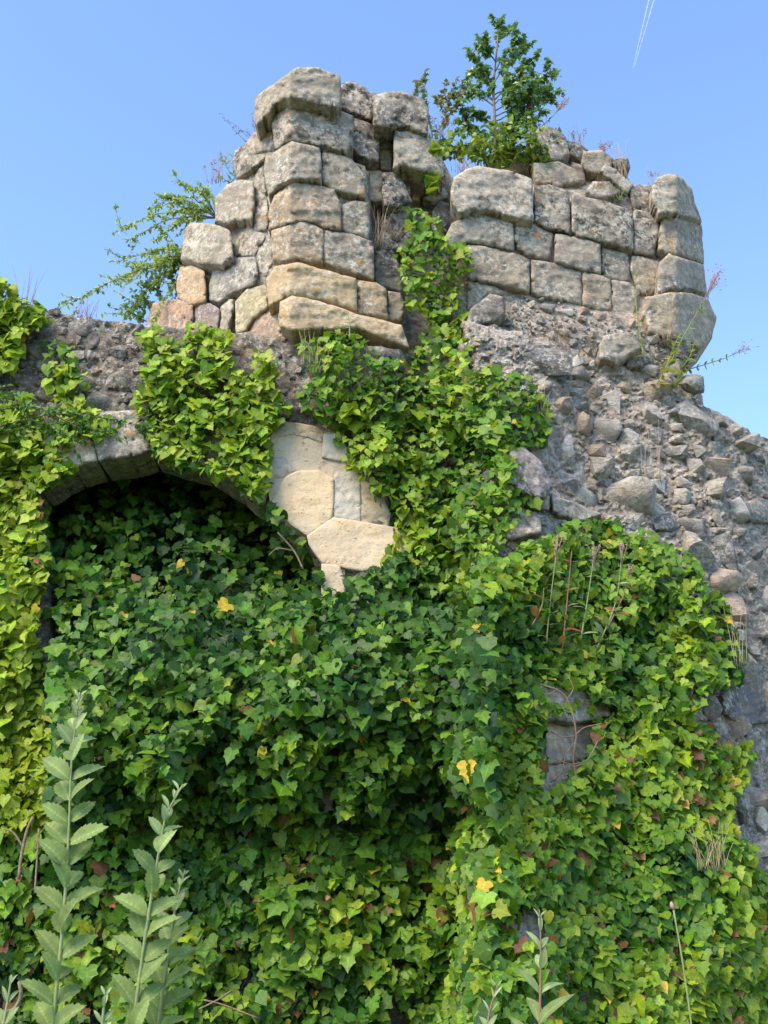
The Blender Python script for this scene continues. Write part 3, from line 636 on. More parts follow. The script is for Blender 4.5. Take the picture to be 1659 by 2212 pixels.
def ivy(label, poly, dens, thick, bright, size=.062, surf=surfY, patch=.0, nleaf=300, sprays=0, yel=.004, brn=.004, seed=0, avoid=(), edge=14, cell=.011, grow=None, lo=0., stems=24):
    """a climbing ivy: woody stems, the leaves that show largest one by one, and the mass of the rest"""
    poly = [tuple(p) for p in poly]; xs = [p[0] for p in poly]; ys = [p[1] for p in poly]
    a = abs(sum(poly[i][0] * poly[(i + 1) % len(poly)][1] - poly[(i + 1) % len(poly)][0] * poly[i][1] for i in range(len(poly)))) / 2
    N = int(a * dens); bx = (max(xs) - min(xs)) * (max(ys) - min(ys)); M = int(N * bx / a)
    x = RNG.uniform(min(xs), max(xs), M); y = RNG.uniform(min(ys), max(ys), M)
    wx = (fbm(x * .02, y * .02, 0., 40 + seed, 3) - .5) * edge * 4; wy = (fbm(x * .02, y * .02, 0., 60 + seed, 3) - .5) * edge * 4
    k = inpoly(x + wx, y + wy, poly)
    for av in avoid: k &= ~inpoly(x + wx * .4, y + wy * .4, av)
    if patch > 0: k &= fbm(x * .013, y * .013, 0., 80 + seed, 4) > (.5 - .25 * (1 - patch)) * (patch > 0)
    x, y = x[k], y[k]; n = len(x)
    # sprays: cushions of growth; each cushion shades the one below
    c1 = fbm(x * cell, y * cell * .8, 0., 100 + seed, 2); c2 = fbm(x * cell * 3, y * cell * 2.6, 0., 120 + seed, 2)
    bul = np.clip((c1 - .3) * 1.9, 0, 1) * .7 + np.clip((c2 - .3) * 1.9, 0, 1) * .3
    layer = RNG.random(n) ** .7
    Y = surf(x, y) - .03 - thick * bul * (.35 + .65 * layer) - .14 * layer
    if grow: Y = Y - grow(x, y) * (.5 + .5 * layer)
    pos = at(x, y, Y)
    Rm = leaf_frames(n, (-.05, -1, 0), .5, .56, .55)
    big = vnoise(x * .02, y * .02, 0., 140 + seed)
    sz = size * .88 * np.clip(RNG.lognormal(-.02, .28, n), .45, 1.5) * (.8 + .4 * big)
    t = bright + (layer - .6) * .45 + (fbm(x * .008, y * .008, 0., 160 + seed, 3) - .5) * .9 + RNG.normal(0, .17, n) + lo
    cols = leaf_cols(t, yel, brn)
    if brn > .01:
        bk = (fbm(x * .012, y * .012, 0., 333, 3) > .56) & (RNG.random(n) < brn * 4) & (layer < .9); cols[bk] = BRN * RNG.uniform(.5, 1.5, (bk.sum(), 1))
    cx, cy = sum(xs) / len(xs), max(ys)
    root = thing('ivy', label, 'ivy', at(cx, min(cy, 2700), float(surf(cx, min(cy, 2700)))), 'ivy climbing over the ruin')
    # those that show: the outermost, inside the frame
    score = -layer - bul * .3 + np.where((x < 0) | (x > 1659) | (y > 2212), 5, 0) - sz * 4
    nl = min(nleaf, n); idx = np.argsort(score)[:nl]; rest = np.setdiff1d(np.arange(n), idx); base = WLOC[root.name]
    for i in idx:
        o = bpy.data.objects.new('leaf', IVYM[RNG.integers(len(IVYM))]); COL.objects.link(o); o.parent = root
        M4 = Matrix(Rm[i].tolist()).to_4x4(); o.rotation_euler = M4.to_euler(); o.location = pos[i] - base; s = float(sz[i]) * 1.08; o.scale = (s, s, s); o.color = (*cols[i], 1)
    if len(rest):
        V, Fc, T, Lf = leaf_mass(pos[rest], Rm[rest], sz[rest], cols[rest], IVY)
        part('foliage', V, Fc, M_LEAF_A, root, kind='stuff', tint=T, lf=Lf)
    # woody stems
    P = []
    for j in range(stems):
        for _ in range(20):
            sx, sy = random.uniform(min(xs), max(xs)), random.uniform(min(ys), max(ys))
            if bool(inpoly(sx, sy, poly)): break
        pts = []; dx = random.gauss(0, .25)
        for q in range(14):
            pts.append((sx, sy)); sx += dx * 16 + random.gauss(0, 5); sy -= 17; dx += random.gauss(0, .12)
        pts = np.array(pts); ok = inpoly(pts[:, 0], pts[:, 1], poly)
        for av in avoid: ok &= ~inpoly(pts[:, 0], pts[:, 1], av)
        m = int(np.argmin(ok)) if not ok.all() else len(ok)
        if m < 4: continue
        pts = pts[:m]; YY = surf(pts[:, 0], pts[:, 1]) - .03 - thick * .2 - RNG.uniform(0, .03, m); r = random.uniform(.003, .008)
        P.append((at(pts[:, 0], pts[:, 1], YY), np.linspace(r, r * .4, m)))
    if P: V, Fc = tube(P, 5); part('stem', V, Fc, M_BARK, root, kind='stuff')
    return root

# openings in the ivy where masonry shows
SPR = frE([(150,140),(420,150),(700,200),(800,330),(880,560),(960,640),(1010,850),(1290,860),(1330,1080),(1270,1330),(1100,1490),(850,1510),(860,1720),(640,1700),(640,1440),(520,1280),(340,1110),(170,900),(190,700),(180,350)])
G1 = [(1175,1535),(1290,1540),(1285,1620),(1250,1660),(1215,1700),(1195,1760),(1170,1700)]
G2 = [(1118,1955),(1180,1950),(1180,2030),(1112,2030)]
G3 = [(685,1700),(718,1695),(722,1755),(690,1765)]
ivy('yellow-green ivy clump at the top left corner of the arched wall', [(-80,560),(5,595),(40,635),(95,665),(110,690),(60,705),(35,780),(-80,830)], .024, .12, .8, .066, seed=1, nleaf=150, stems=4, edge=4)
ivy('narrow trailing ivy strand hanging down the dark rubble left of the crown curtain', [(95,738),(140,728),(160,770),(190,810),(205,870),(235,900),(240,950),(160,960),(130,890),(108,820)], .011, .05, .72, .062, seed=2, nleaf=120, stems=4, edge=5)
ivy('bright ivy curtain hanging from the wall top over the crown of the arch', [(302,705),(340,690),(375,720),(392,775),(402,700),(455,690),(505,712),(498,765),(540,812),(552,765),(603,752),(590,830),(622,880),(585,950),(600,1010),(560,1075),(500,1045),(430,1040),(345,1035),(318,960),(292,880),(315,790)], .017, .12, .84, .062, seed=3, nleaf=300, yel=.004, edge=10, brn=.002)
ivy('yellow-green ivy covering the left edge of the wall below the arch springing', [(-80,840),(60,880),(150,940),(120,1010),(180,1020),(200,1080),(130,1180),(100,1260),(110,1500),(130,1780),(-80,1800)], .019, .24, .98, .064, seed=4, nleaf=300, yel=.008, edge=26, avoid=[[(85,1330),(145,1340),(140,1500),(90,1500)]])
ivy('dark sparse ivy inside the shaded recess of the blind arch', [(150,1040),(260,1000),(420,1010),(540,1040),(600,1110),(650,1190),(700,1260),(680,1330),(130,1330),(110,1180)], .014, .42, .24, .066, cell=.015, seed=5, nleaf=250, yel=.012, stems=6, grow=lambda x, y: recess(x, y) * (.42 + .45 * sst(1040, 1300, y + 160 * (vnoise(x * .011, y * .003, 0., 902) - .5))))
ivy('ivy growing up the middle of the tower in a narrow column onto the recess', [(880,445),(950,470),(960,510),(1010,530),(1025,580),(985,640),(1030,700),(1000,790),(960,1000),(830,1000),(780,1040),(700,930),(645,860),(680,800),(640,730),(730,715),(800,725),(830,780),(890,770),(930,690),(870,640),(850,560),(890,510)], .018, .20, .60, .056, seed=6, nleaf=300, avoid=[SPR], edge=8, brn=.002)
ivy('ivy over the buttress corner below the tower with a bright upper rim', [(985,790),(1060,790),(1150,810),(1190,880),(1180,950),(1110,980),(1130,1040),(1150,1080),(1070,1190),(1060,1300),(840,1300),(820,1200),(840,1130),(790,1050),(830,980),(960,980)], .018, .18, .66, .058, seed=7, nleaf=300, avoid=[SPR], edge=8, brn=.002)
lob = lambda x, y: (.15 + .62 * vnoise(x * .007, y * .004, 0., 901)) * sst(1180, 1520, y) * (1 - sst(1550, 1800, y)) + .85 * recess(x, y) * sst(1170, 1330, y)
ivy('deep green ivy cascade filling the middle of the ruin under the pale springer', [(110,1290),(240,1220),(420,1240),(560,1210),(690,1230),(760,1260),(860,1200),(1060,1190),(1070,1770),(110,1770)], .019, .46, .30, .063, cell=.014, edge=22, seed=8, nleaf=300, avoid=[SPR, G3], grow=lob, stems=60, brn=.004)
ivy('ivy mixed with brown dead leaves along the bottom left of the wall', [(-80,1740),(500,1720),(1070,1720),(1070,2300),(-80,2300)], .016, .26, .42, .064, seed=9, nleaf=300, avoid=[G3], stems=90, brn=.025, yel=.005, patch=.06)
ivy('rounded ivy mound on the right spreading over the flint rubble slope', [(1040,1200),(1100,1190),(1160,1145),(1300,1120),(1400,1160),(1490,1200),(1570,1300),(1600,1380),(1610,1460),(1530,1500),(1500,1540),(1380,1560),(1290,1500),(1180,1480),(1040,1560)], .019, .32, .46, .060, seed=10, nleaf=300, stems=30, brn=.002)
ivy('large-leaved light green ivy at the lower right over the rubble', [(975,1540),(1160,1500),(1300,1540),(1500,1550),(1560,1590),(1640,1610),(1610,1680),(1580,1740),(1600,1800),(1659,1890),(1760,1920),(1760,2300),(975,2300)], .021, .26, .54, .060, seed=11, nleaf=300, avoid=[G1, G2], stems=70, brn=.02, yel=.006)

# ------------------------------------------------------------ small leaves for shrubs and weeds
def simple_leaf(w=.25, fold=.15, curl=.2, spiky=False):
    ys = np.linspace(0, 1, 6); wd = np.sin(np.clip(ys * .9 + .08, 0, 1) * math.pi) ** .8 * w
    if spiky: wd = wd * np.array([1, 1.35, .65, 1.35, .65, 1])
    wd[0] *= .3; wd[-1] = 0; V = []
    for yy, ww in zip(ys, wd):
        z = -curl * yy * yy; V += [(0, yy, z), (ww, yy, z + fold * ww), (-ww, yy, z + fold * ww)]
    Fc = []
    for i in range(5):
        a = 3 * i; b = a + 3; Fc += [(a, a + 1, b + 1), (a, b + 1, b), (a, b, b + 2), (a, b + 2, a + 2)]
    V = np.array(V); return V, np.array(Fc), np.column_stack([(np.arange(len(V)) % 3 > 0).astype(float)] * 3)
HOLLY = [simple_leaf(.36, .5, .3, True), simple_leaf(.32, .2, .5, True)]
SMALL = [simple_leaf(.24), simple_leaf(.3, .3, .4)]
LANCE = [simple_leaf(.15, .3, .3), simple_leaf(.12, .2, .7)]
def orient(tips, up=(0, -.5, .8), jit=.4):
    tips = norm(np.asarray(tips)); n = len(tips); nr = np.array(up)[None] + RNG.normal(0, jit, (n, 3)); nr = norm(nr - tips * (nr * tips).sum(1, keepdims=True))
    return np.stack([np.cross(tips, nr), tips, nr], -1)
def colmix(a, b, n, var=.15):
    t = RNG.random((n, 1)); return np.clip((np.array(a) * (1 - t) + np.array(b) * t) * RNG.uniform(1 - var, 1 + var, (n, 1)), .005, .9)
def branch_leaves(paths, per_m, size, start=.15, spreadv=.8):
    P = []; T = []; S = []
    for pts in paths:
        seg = np.linalg.norm(np.diff(pts, axis=0), axis=1); L = seg.sum(); n = max(2, int(L * per_m)); tt = RNG.uniform(start, 1.03, n); m = len(pts) - 1
        f = np.clip(tt, 0, .999) * m; i = f.astype(int); q = pts[i] + (pts[i + 1] - pts[i]) * (f - i)[:, None]; d = norm(pts[i + 1] - pts[i])
        P.append(q + RNG.normal(0, .004, q.shape)); T.append(d * .6 + RNG.normal(0, spreadv, d.shape) + np.array([0, 0, .15])); S.append(size * RNG.uniform(.6, 1.25, n))
    return np.concatenate(P), np.concatenate(T), np.concatenate(S)
def shrub(label, base, Yb, trunk, branches, per_m, size, shapes, c1, c2, lmat, smat, name, cat, r0=.012, depth=.25, twigs=5, group=None, tw=.16, start=.2):
    root = thing(name, label, cat, at(*base, Yb), group); tp = []
    if trunk:
        pts = spline(at([p[0] for p in trunk], [p[1] for p in trunk], np.full(len(trunk), Yb)), 14); V, Fc = tube([(pts, np.linspace(r0, r0 * .35, len(pts)))], 7); part('trunk', V, Fc, smat, root)
    bp = []; lp = []
    for b in branches:
        d1 = random.uniform(-depth, depth); n = len(b); Ys = Yb + np.linspace(0, 1, n) ** 1.2 * d1
        pts = spline(at([p[0] for p in b], [p[1] for p in b], Ys), 10); pts += RNG.normal(0, .004, pts.shape); bp.append((pts, np.linspace(r0 * .45, r0 * .12, len(pts)))); lp.append(pts)
        for j in range(twigs):
            i = random.randint(len(pts) // 4, len(pts) - 1); d = norm((pts[min(i + 1, len(pts) - 1)] - pts[max(i - 1, 0)])) + RNG.normal(0, .55, 3); e = pts[i] + norm(d) * tw * random.uniform(.4, 1.1)
            tp_ = spline([pts[i], (pts[i] + e) / 2 + RNG.normal(0, .008, 3), e], 6); bp.append((tp_, np.linspace(r0 * .18, r0 * .08, len(tp_)))); lp.append(tp_)
    V, Fc = tube(bp, 4); part('branches', V, Fc, smat, root, kind='stuff')
    q, T, S = branch_leaves(lp, per_m, size, start); V, Fc, TT, LL = leaf_mass(q, orient(T), S, colmix(c1, c2, len(q)), shapes)
    part('foliage', V, Fc, lmat, root, kind='stuff', tint=TT, lf=LL); return root

shrub('young holly tree with spiny dark leaves on top of the tower', (1068,345), 7.25, [(1068,345),(1069,270),(1066,190),(1072,120),(1076,75)],
      [[(1068,290),(1120,240),(1165,170)],[(1068,300),(1130,270),(1180,240)],[(1068,240),(1130,200),(1198,155)],[(1068,262),(1130,235),(1192,205)],[(1068,215),(1115,160),(1160,118)],[(1067,195),(1040,150),(1018,118)],[(1067,230),(1030,200),(1005,172)],[(1068,270),(1035,250),(1005,235)],[(1070,155),(1095,115),(1122,88)],[(1072,135),(1050,105),(1035,85)],[(1068,285),(1110,262),(1140,245)],[(1068,295),(1035,285),(1012,275)],[(1073,110),(1076,80),(1078,62)],[(1068,205),(1110,185),(1150,165)],[(1068,252),(1125,225),(1175,190)],[(1068,175),(1095,140),(1130,110)],[(1067,180),(1045,165),(1020,150)],[(1068,300),(1100,290),(1125,285)],[(1068,225),(1095,205),(1120,185)]],
      165, .050, HOLLY, (.085,.175,.07), (.22,.34,.14), M_HOLLY, M_BARK, 'holly_tree', 'small tree', r0=.016, depth=.22, twigs=6, tw=.15, start=.3)
for lab, bs, br in [('small holly shoot leaning left beside the top grey block', (935,300), [[(935,300),(920,230),(912,178)],[(930,265),(905,225),(900,185)]]), ('small holly sprig with reddish tips left of the young holly tree', (955,300), [[(955,300),(965,230),(985,175)],[(960,250),(950,215),(965,178)],[(958,270),(985,225),(1000,190)]])]:
    shrub(lab, bs, 7.1, None, br, 110, .045, HOLLY, (.10,.18,.06), (.26,.22,.10), M_HOLLY, M_REDSTEM, 'holly_sprig', 'shrub', r0=.010, depth=.1, twigs=3, tw=.08)
bb = []
for e in [(262,490),(275,520),(330,450),(365,430),(400,410),(440,420),(270,560),(290,590),(340,520),(250,610),(180,640),(130,665),(300,640),(270,680),(330,690),(380,480)]:
    sx, sy = (470, 470) if e[1] < 530 else (440, 560); bb.append([(sx, sy), ((sx + e[0]) / 2, (sy + e[1]) / 2 - 22), e])
shrub('spreading small-leaved shrub with arching twigs growing out of the left side of the tower', (450,560), 7.25, None, bb, 120, .032, SMALL, (.20,.31,.07), (.38,.48,.18), M_SOFT_A, M_BARK, 'cliff_shrub', 'shrub', r0=.014, depth=.35, twigs=9, tw=.2)
bb = [[(395,660),(370,600),(390,540)],[(380,690),(340,620),(350,570)],[(350,700),(310,640),(320,600)],[(380,680),(400,600),(405,560)],[(330,700),(290,680),(270,655)],[(360,690),(330,660),(300,660)],[(400,640),(415,580),(420,540)]]
shrub('dense dark green bush between the wall top and the left tower stones', (370,705), 7.35, None, bb, 120, .038, SMALL, (.10,.20,.05), (.26,.37,.10), M_SOFT_A, M_BARK, 'bush', 'shrub', r0=.012, depth=.2, twigs=8, tw=.16)
shrub('thin twiggy shoot with narrow leaves at the upper left of the tower', (520,390), 7.2, None, [[(525,395),(495,370),(478,345)],[(520,400),(490,390),(470,375)],[(528,385),(505,360),(500,330)]], 60, .055, LANCE, (.16,.28,.05), (.26,.36,.08), M_SOFT_A, M_REDSTEM, 'leafy_shoot', 'plant', r0=.008, depth=.1, twigs=2, tw=.08)
shrub('bare dark twigs behind the upper left tower edge', (550,310), 7.2, None, [[(555,315),(520,280),(482,252)],[(550,300),(530,285),(505,290)],[(555,300),(548,270),(545,245)],[(550,315),(525,300),(498,268)]], 60, .012, SMALL, (.12,.10,.07), (.2,.16,.1), M_SOFT_A, M_BARK, 'twig', 'twig', r0=.006, depth=.1, twigs=5, tw=.06)
wb = []
for _ in range(70):
    x = random.uniform(925, 1175); wb.append([(x, random.uniform(345, 375) - (x < 980) * 15), (x + random.gauss(0, 12), random.uniform(315, 340)), (x + random.gauss(0, 28), random.uniform(262, 330))])
shrub('tangle of yellow-green weeds around the foot of the young holly tree', (1050,372), 7.1, None, wb, 42, .055, SMALL + [IVY[1]], (.10,.18,.03), (.28,.36,.06), M_SOFT_A, M_STEM, 'weed_clump', 'weeds', r0=.006, depth=.2, twigs=2, tw=.08)
shrub('young pale green creeper hanging beside the recess under the holly', (940,410), 6.7, None, [[(960,400),(935,360),(940,320)],[(955,420),(930,395),(925,365)],[(940,430),(935,410),(930,385)]], 60, .075, [IVY[2], IVY[1]], (.2,.32,.05), (.30,.40,.06), M_SOFT_A, M_STEM, 'creeper', 'plant', r0=.006, depth=.05, twigs=2, tw=.06)

def tuft(label, x, y, Y, n, h, spread, mat, name='grass_tuft', cat='dry grass', r=.0016, heads=None, lean=0., group='dry grass tufts on the ruin'):
    root = thing(name, label, cat, at(x, y, Y), group); base = WLOC[root.name]; P = []; tips = []
    for i in range(n):
        b = base + RNG.normal(0, .035, 3) * np.array([1, .6, .1]); hh = h * random.uniform(.55, 1.1); d = np.array([random.gauss(lean, spread), random.gauss(0, spread * .5), 1.]); e = b + norm(d) * hh
        pts = spline([b, (b + e) / 2 + np.array([0, 0, hh * .08]), e], 6); P.append((pts, np.linspace(r * 1.5, r * .6, len(pts)))); tips.append((e, norm(d)))
    V, Fc = tube(P, 3); part('stalks', V, Fc, mat, root, kind='stuff')
    if heads:
        hp = []
        for e, d in tips[:max(1, int(len(tips) * heads[2]))]:
            for j in range(heads[0]):
                q = e + norm(RNG.normal(0, 1, 3) + d * .8) * heads[1] * random.uniform(.3, 1); hp.append((np.array([e - d * heads[1] * .6, q]), np.array([.0009, .0009]))); hp.append((np.array([q, q + norm(RNG.normal(0, 1, 3)) * .011]), np.array([.003, .0024])))
        V, Fc = tube(hp, 4); part('seed_heads', V, Fc, M_PINK, root, kind='stuff')
    return root
for a in [('dry grass tuft in the notch right of the pilaster', 815,535,6.6, 26,.35,.22,M_STRAW), ('brown twiggy tuft against the dark block in the recess', 850,520,6.7, 22,.22,.35,M_STRAW),
          ('pale dry grass stalks on the ledge beside the grey projecting stone', 1100,775,6.75, 24,.48,.12,M_STRAW), ('dry reddish stalks on the middle of the rubble ledge', 1205,770,6.75, 18,.42,.2,M_REDSTEM),
          ('dry stalks hanging over the first ivy cushion under the pilaster', 668,795,6.1, 14,.30,.12,M_STRAW), ('dry grass at the foot of the tower top debris', 1300,395,7.3, 26,.30,.25,M_STRAW), ('dry grass stalks right of the loose slab on the tower top', 1255,350,7.4, 16,.34,.15,M_STRAW),
          ('green grass tuft below the loose slab on the tower top', 1330,435,7.2, 30,.20,.4,M_STEM), ('grass tuft above the middle ashlar blocks', 1180,385,7.1, 30,.16,.5,M_STEM), ('dry stalk cluster on the tower top rim', 1345,400,7.3, 14,.42,.15,M_STRAW),
          ('dense dry stems beside the rounded corner column', 1440,745,7.1, 34,.42,.25,M_STRAW), ('dry stalks in front of the rubble below the tower', 1210,1010,6.5, 9,.35,.12,M_STRAW), ('thin dry stems on the rubble slope', 1410,1040,6.5, 7,.4,.1,M_STRAW),
          ('pale stem tuft at the right edge of the rubble slope', 1600,1440,6.1, 8,.35,.12,M_STRAW), ('thistle-like tuft at the lower right edge of the ivy', 1540,1880,5.6, 26,.22,.3,M_STRAW), ('dry grass tuft on the buttress rim in the ivy', 1165,900,6.3, 18,.22,.25,M_STRAW),
          ('greyish leafy tuft at the left of the weeds on the tower top', 1000,375,6.95, 26,.16,.25,M_STRAW)]:
    tuft(*a)
for a in [('tall pink stalks standing on the wall top at the far left', 62,655,6.5, 8,.33,.13,M_PINK,None), ('short pink valerian stalks on the wall top', 182,690,6.5, 22,.17,.3,M_PINK,None), ('pinkish dried stalks at the left edge of the tower', 462,395,7.2, 16,.28,.25,M_PINK,(6,.02,.5)),
          ('seed-headed stalk rising right of the holly tree', 1180,300,7.2, 3,.38,.25,M_STEM,(26,.07,.5)), ('dried flower stalks above the grey boulder on the tower top', 1245,330,7.4, 10,.26,.18,M_PINK,(5,.03,.6)), ('rusty flower heads on the tower top debris', 1305,365,7.4, 10,.24,.25,M_PINK,(12,.04,.5)),
          ('tiny pink sprout left of the rounded corner block', 1415,405,7.4, 5,.18,.2,M_PINK,(6,.03,.8)), ('pink sprout on the rounded corner block', 1448,385,7.35, 6,.10,.3,M_PINK,None), ('pale grass stalks at the right end of the tower top', 1345,365,7.5, 6,.28,.15,M_PINK,None), ('reddish brown stems left of the young holly tree', 945,300,7.1, 22,.22,.3,M_REDSTEM,(6,.03,.4))]:
    tuft(*a[:8], name='flower_stalks', cat='dry flowers', heads=a[8], group='dried flower stalks on the ruin')

def valerian(label, path, Y, leaf=.07, head=None, c1=(.14,.24,.05), c2=(.25,.33,.09), stem=M_STEM, step=.085, dy=0.):
    n = len(path); pts = spline(at([p[0] for p in path], [p[1] for p in path], Y + np.linspace(0, dy, n)), 20); root = thing('valerian', label, 'plant', pts[0], 'valerian plants on the ruin')
    V, Fc = tube([(pts, np.linspace(.005, .002, len(pts)))], 5); part('stem', V, Fc, stem, root)
    L = np.linalg.norm(np.diff(pts, axis=0), axis=1).sum(); m = max(2, int(L / step)); P = []; T = []; S = []
    for j in range(m):
        f = (j + .5) / m * (len(pts) - 1); i = int(f); q = pts[i]; d = norm(pts[min(i + 1, len(pts) - 1)] - pts[i - 1 if i else 0]); sd = norm(np.cross(d, RNG.normal(0, 1, 3)))
        for s in (-1, 1): P.append(q); T.append(sd * s + d * .5 + np.array([0, 0, -.1])); S.append(leaf * (1.1 - .6 * j / m))
    V, Fc, TT, LL = leaf_mass(np.array(P), orient(T, jit=.2), np.array(S), colmix(c1, c2, len(P)), LANCE + [SMALL[0]]); part('leaves', V, Fc, M_SOFT_A, root, kind='stuff', tint=TT, lf=LL)
    if head:
        e = pts[-1]; d = norm(pts[-1] - pts[-3]); hp = []
        for j in range(head[0]):
            b = pts[-2 - j % 4]; q = e + (RNG.normal(0, .5, 3) + d * random.uniform(-.6, 1)) * head[1]; hp.append((np.array([b, q]), np.array([.001, .0008]))); hp.append((np.array([q, q + norm(RNG.normal(0, 1, 3)) * .012]), np.array([.0032, .0024])))
        V, Fc = tube(hp, 4); part('seed_head', V, Fc, M_PINK, root, kind='stuff')
valerian('leafy valerian with a pale seed head leaning right from the tower corner', [(1445,790),(1480,720),(1515,660),(1548,600)], 7.0, .075, (46,.06))
valerian('thin sprig pointing right into the sky below the tower corner', [(1480,800),(1530,785),(1575,770),(1608,752)], 7.0, .04, (18,.04), step=.06)
valerian('upright valerian in the gap between ashlar and the rounded corner column', [(1390,770),(1378,690),(1372,620),(1380,560)], 6.85, .07, None)
valerian('yellowish bushy valerian at the foot of the rounded corner column', [(1420,830),(1440,790),(1455,750),(1470,720)], 6.9, .09, None, (.26,.33,.04), (.4,.36,.05), step=.035)
valerian('second bushy valerian hanging over the rubble ledge', [(1460,830),(1470,800),(1490,770),(1500,740)], 6.95, .085, None, (.2,.3,.04), (.34,.36,.05), step=.035)
valerian('small sprout standing on the pilaster corbel', [(755,730),(755,700),(752,680)], 6.0, .05, None, step=.04)
valerian('seeding stalk curving up right of the weeds on the tower top', [(1140,330),(1165,280),(1195,250),(1215,225)], 7.2, .05, (40,.05))
for i, (lab, p, red) in enumerate([('leftmost tall green herb stalk in front of the right ivy mound', [(1130,1370),(1125,1290),(1130,1200)], 0), ('herb stalk with grey-green leaves and dry top in the right ivy mound', [(1180,1390),(1190,1290),(1205,1170)], 0), ('herb with red leaves at its foot in the right ivy mound', [(1215,1400),(1225,1300),(1235,1190)], 1),
    ('yellowish bare stalk rising through the right ivy mound', [(1255,1380),(1270,1290),(1285,1190)], 0), ('rightmost leaning herb stalk in the right ivy mound', [(1290,1400),(1330,1300),(1345,1180)], 0), ('short red-leaved herb low in the right ivy mound', [(1150,1350),(1170,1310),(1175,1270)], 1), ('dry brown herb with seed head in the right ivy mound', [(1310,1360),(1345,1290),(1360,1230)], 1)]):
    valerian(lab, p, 5.75 if i != 5 else 5.6, .085, (14,.03) if i in (1, 3, 4, 6) else None, (.30,.07,.05) if red else (.13,.22,.10), (.20,.16,.08) if red else (.22,.30,.16), M_REDSTEM if red else M_STEM, .075)

# feathery spray in front of the left wall
shrub('feathery fine-leaved branch reaching in from the left across the wall', (-60,930), 5.6, None, [[(-60,940),(60,905),(180,895),(290,915)],[(-60,900),(40,880),(120,885)],[(-60,960),(20,930),(90,925)],[(-60,870),(0,850),(40,870)],[(120,898),(180,925),(250,940)],[(60,905),(120,930),(180,955)]], 150, .030, SMALL, (.07,.17,.03), (.16,.27,.05), M_SOFT_A, M_BARK, 'leafy_branch', 'branch', r0=.012, depth=.1, twigs=9, tw=.14)
# bare woody stems in front of the ivy
def woody(label, paths, Y, r):
    root = thing('woody_stem', label, 'woody stem', at(*paths[0][0], Y)); V, Fc = tube([(spline(at([p[0] for p in q], [p[1] for p in q], np.full(len(q), Y)), 12) + 0, r * (1 if i == 0 else .6)) for i, q in enumerate(paths)], 6); part('stem', V, Fc, M_BARK, root)
woody('bare grey ivy stem forking at the left edge under the yellow-green ivy', [[(40,1900),(48,1840),(60,1790),(72,1765)],[(50,1830),(30,1800),(10,1790)],[(75,1930),(80,1860),(84,1790)]], 5.75, .009)
woody('pale forked root spreading over the projecting stone in the right ivy', [[(1250,1700),(1238,1640),(1245,1590),(1236,1540),(1222,1505),(1198,1488),(1168,1478)],[(1225,1510),(1238,1488),(1228,1462)],[(1245,1600),(1222,1630),(1214,1668),(1190,1690)],[(1241,1590),(1262,1572),(1300,1563)],[(1236,1660),(1270,1640),(1292,1600)],[(1200,1640),(1230,1650),(1262,1648),(1290,1655)],[(1205,1488),(1185,1500),(1160,1498)],[(1190,1580),(1215,1592),(1244,1590)]], 5.62, .005)
woody('thin curved bare twig on the pier at the lower middle', [[(965,2180),(1010,2140),(1050,2110),(1100,2080)],[(1080,2090),(1060,2110),(1040,2130)]], 5.6, .006)
woody('bare twig crossing the mouth of the arch beside the springer', [[(655,1230),(635,1190),(600,1150)],[(635,1190),(600,1185),(580,1200)]], 6.2, .006)
woody('brown woody stems low in the dead leaves at the bottom', [[(330,2212),(345,2130),(350,2050)],[(430,2180),(470,2160),(500,2140)],[(560,2200),(480,2170),(440,2160)]], 5.7, .007)
woody('pale bare stem at the bottom left corner', [[(0,2190),(30,2180),(45,2150),(42,2120)]], 5.0, .009)

# ------------------------------------------------------------ foreground shoots
def toothed(seed):
    rg = np.random.default_rng(seed); n = 17; ys = np.linspace(0, 1, n); wd = .27 * np.sin(np.clip(ys * .93 + .05, 0, 1) * math.pi) ** .75; wd[0] = .02; wd[-1] = .0
    tooth = np.where(np.arange(n) % 2 == 0, 1.1, .93); wd = wd * tooth; curl = rg.uniform(.15, .5); fold = rg.uniform(.2, .55); V = []; lf = []
    for i, (yy, ww) in enumerate(zip(ys, wd)):
        z = -curl * yy ** 2; ru = .012 * (-1) ** i
        V += [(0, yy, z), (ww * .5, yy + .03, z + fold * ww * .5 + ru), (ww, yy + .06 * (i % 2 == 0), z + fold * ww - ru), (-ww * .5, yy + .03, z + fold * ww * .5 + ru), (-ww, yy + .06 * (i % 2 == 0), z + fold * ww - ru)]
        lf += [0, .25 if i % 2 else 1, 1, .25 if i % 2 else 1, 1]
    Fc = []
    for i in range(n - 1):
        a = 5 * i; b = a + 5; Fc += [(a, a + 1, b + 1, b), (a + 1, a + 2, b + 2, b + 1), (a, b, b + 3, a + 3), (a + 3, b + 3, b + 4, a + 4)]
    return np.array(V), Fc, np.column_stack([lf] * 3)
TOOTH = [leaf_mesh('leaf', *toothed(s), M_SOFT_O) for s in range(6)]
LANCEM = [leaf_mesh('leaf', *simple_leaf(.17, .4, c), M_SOFT_O) for c in (.2, .5, .8)]
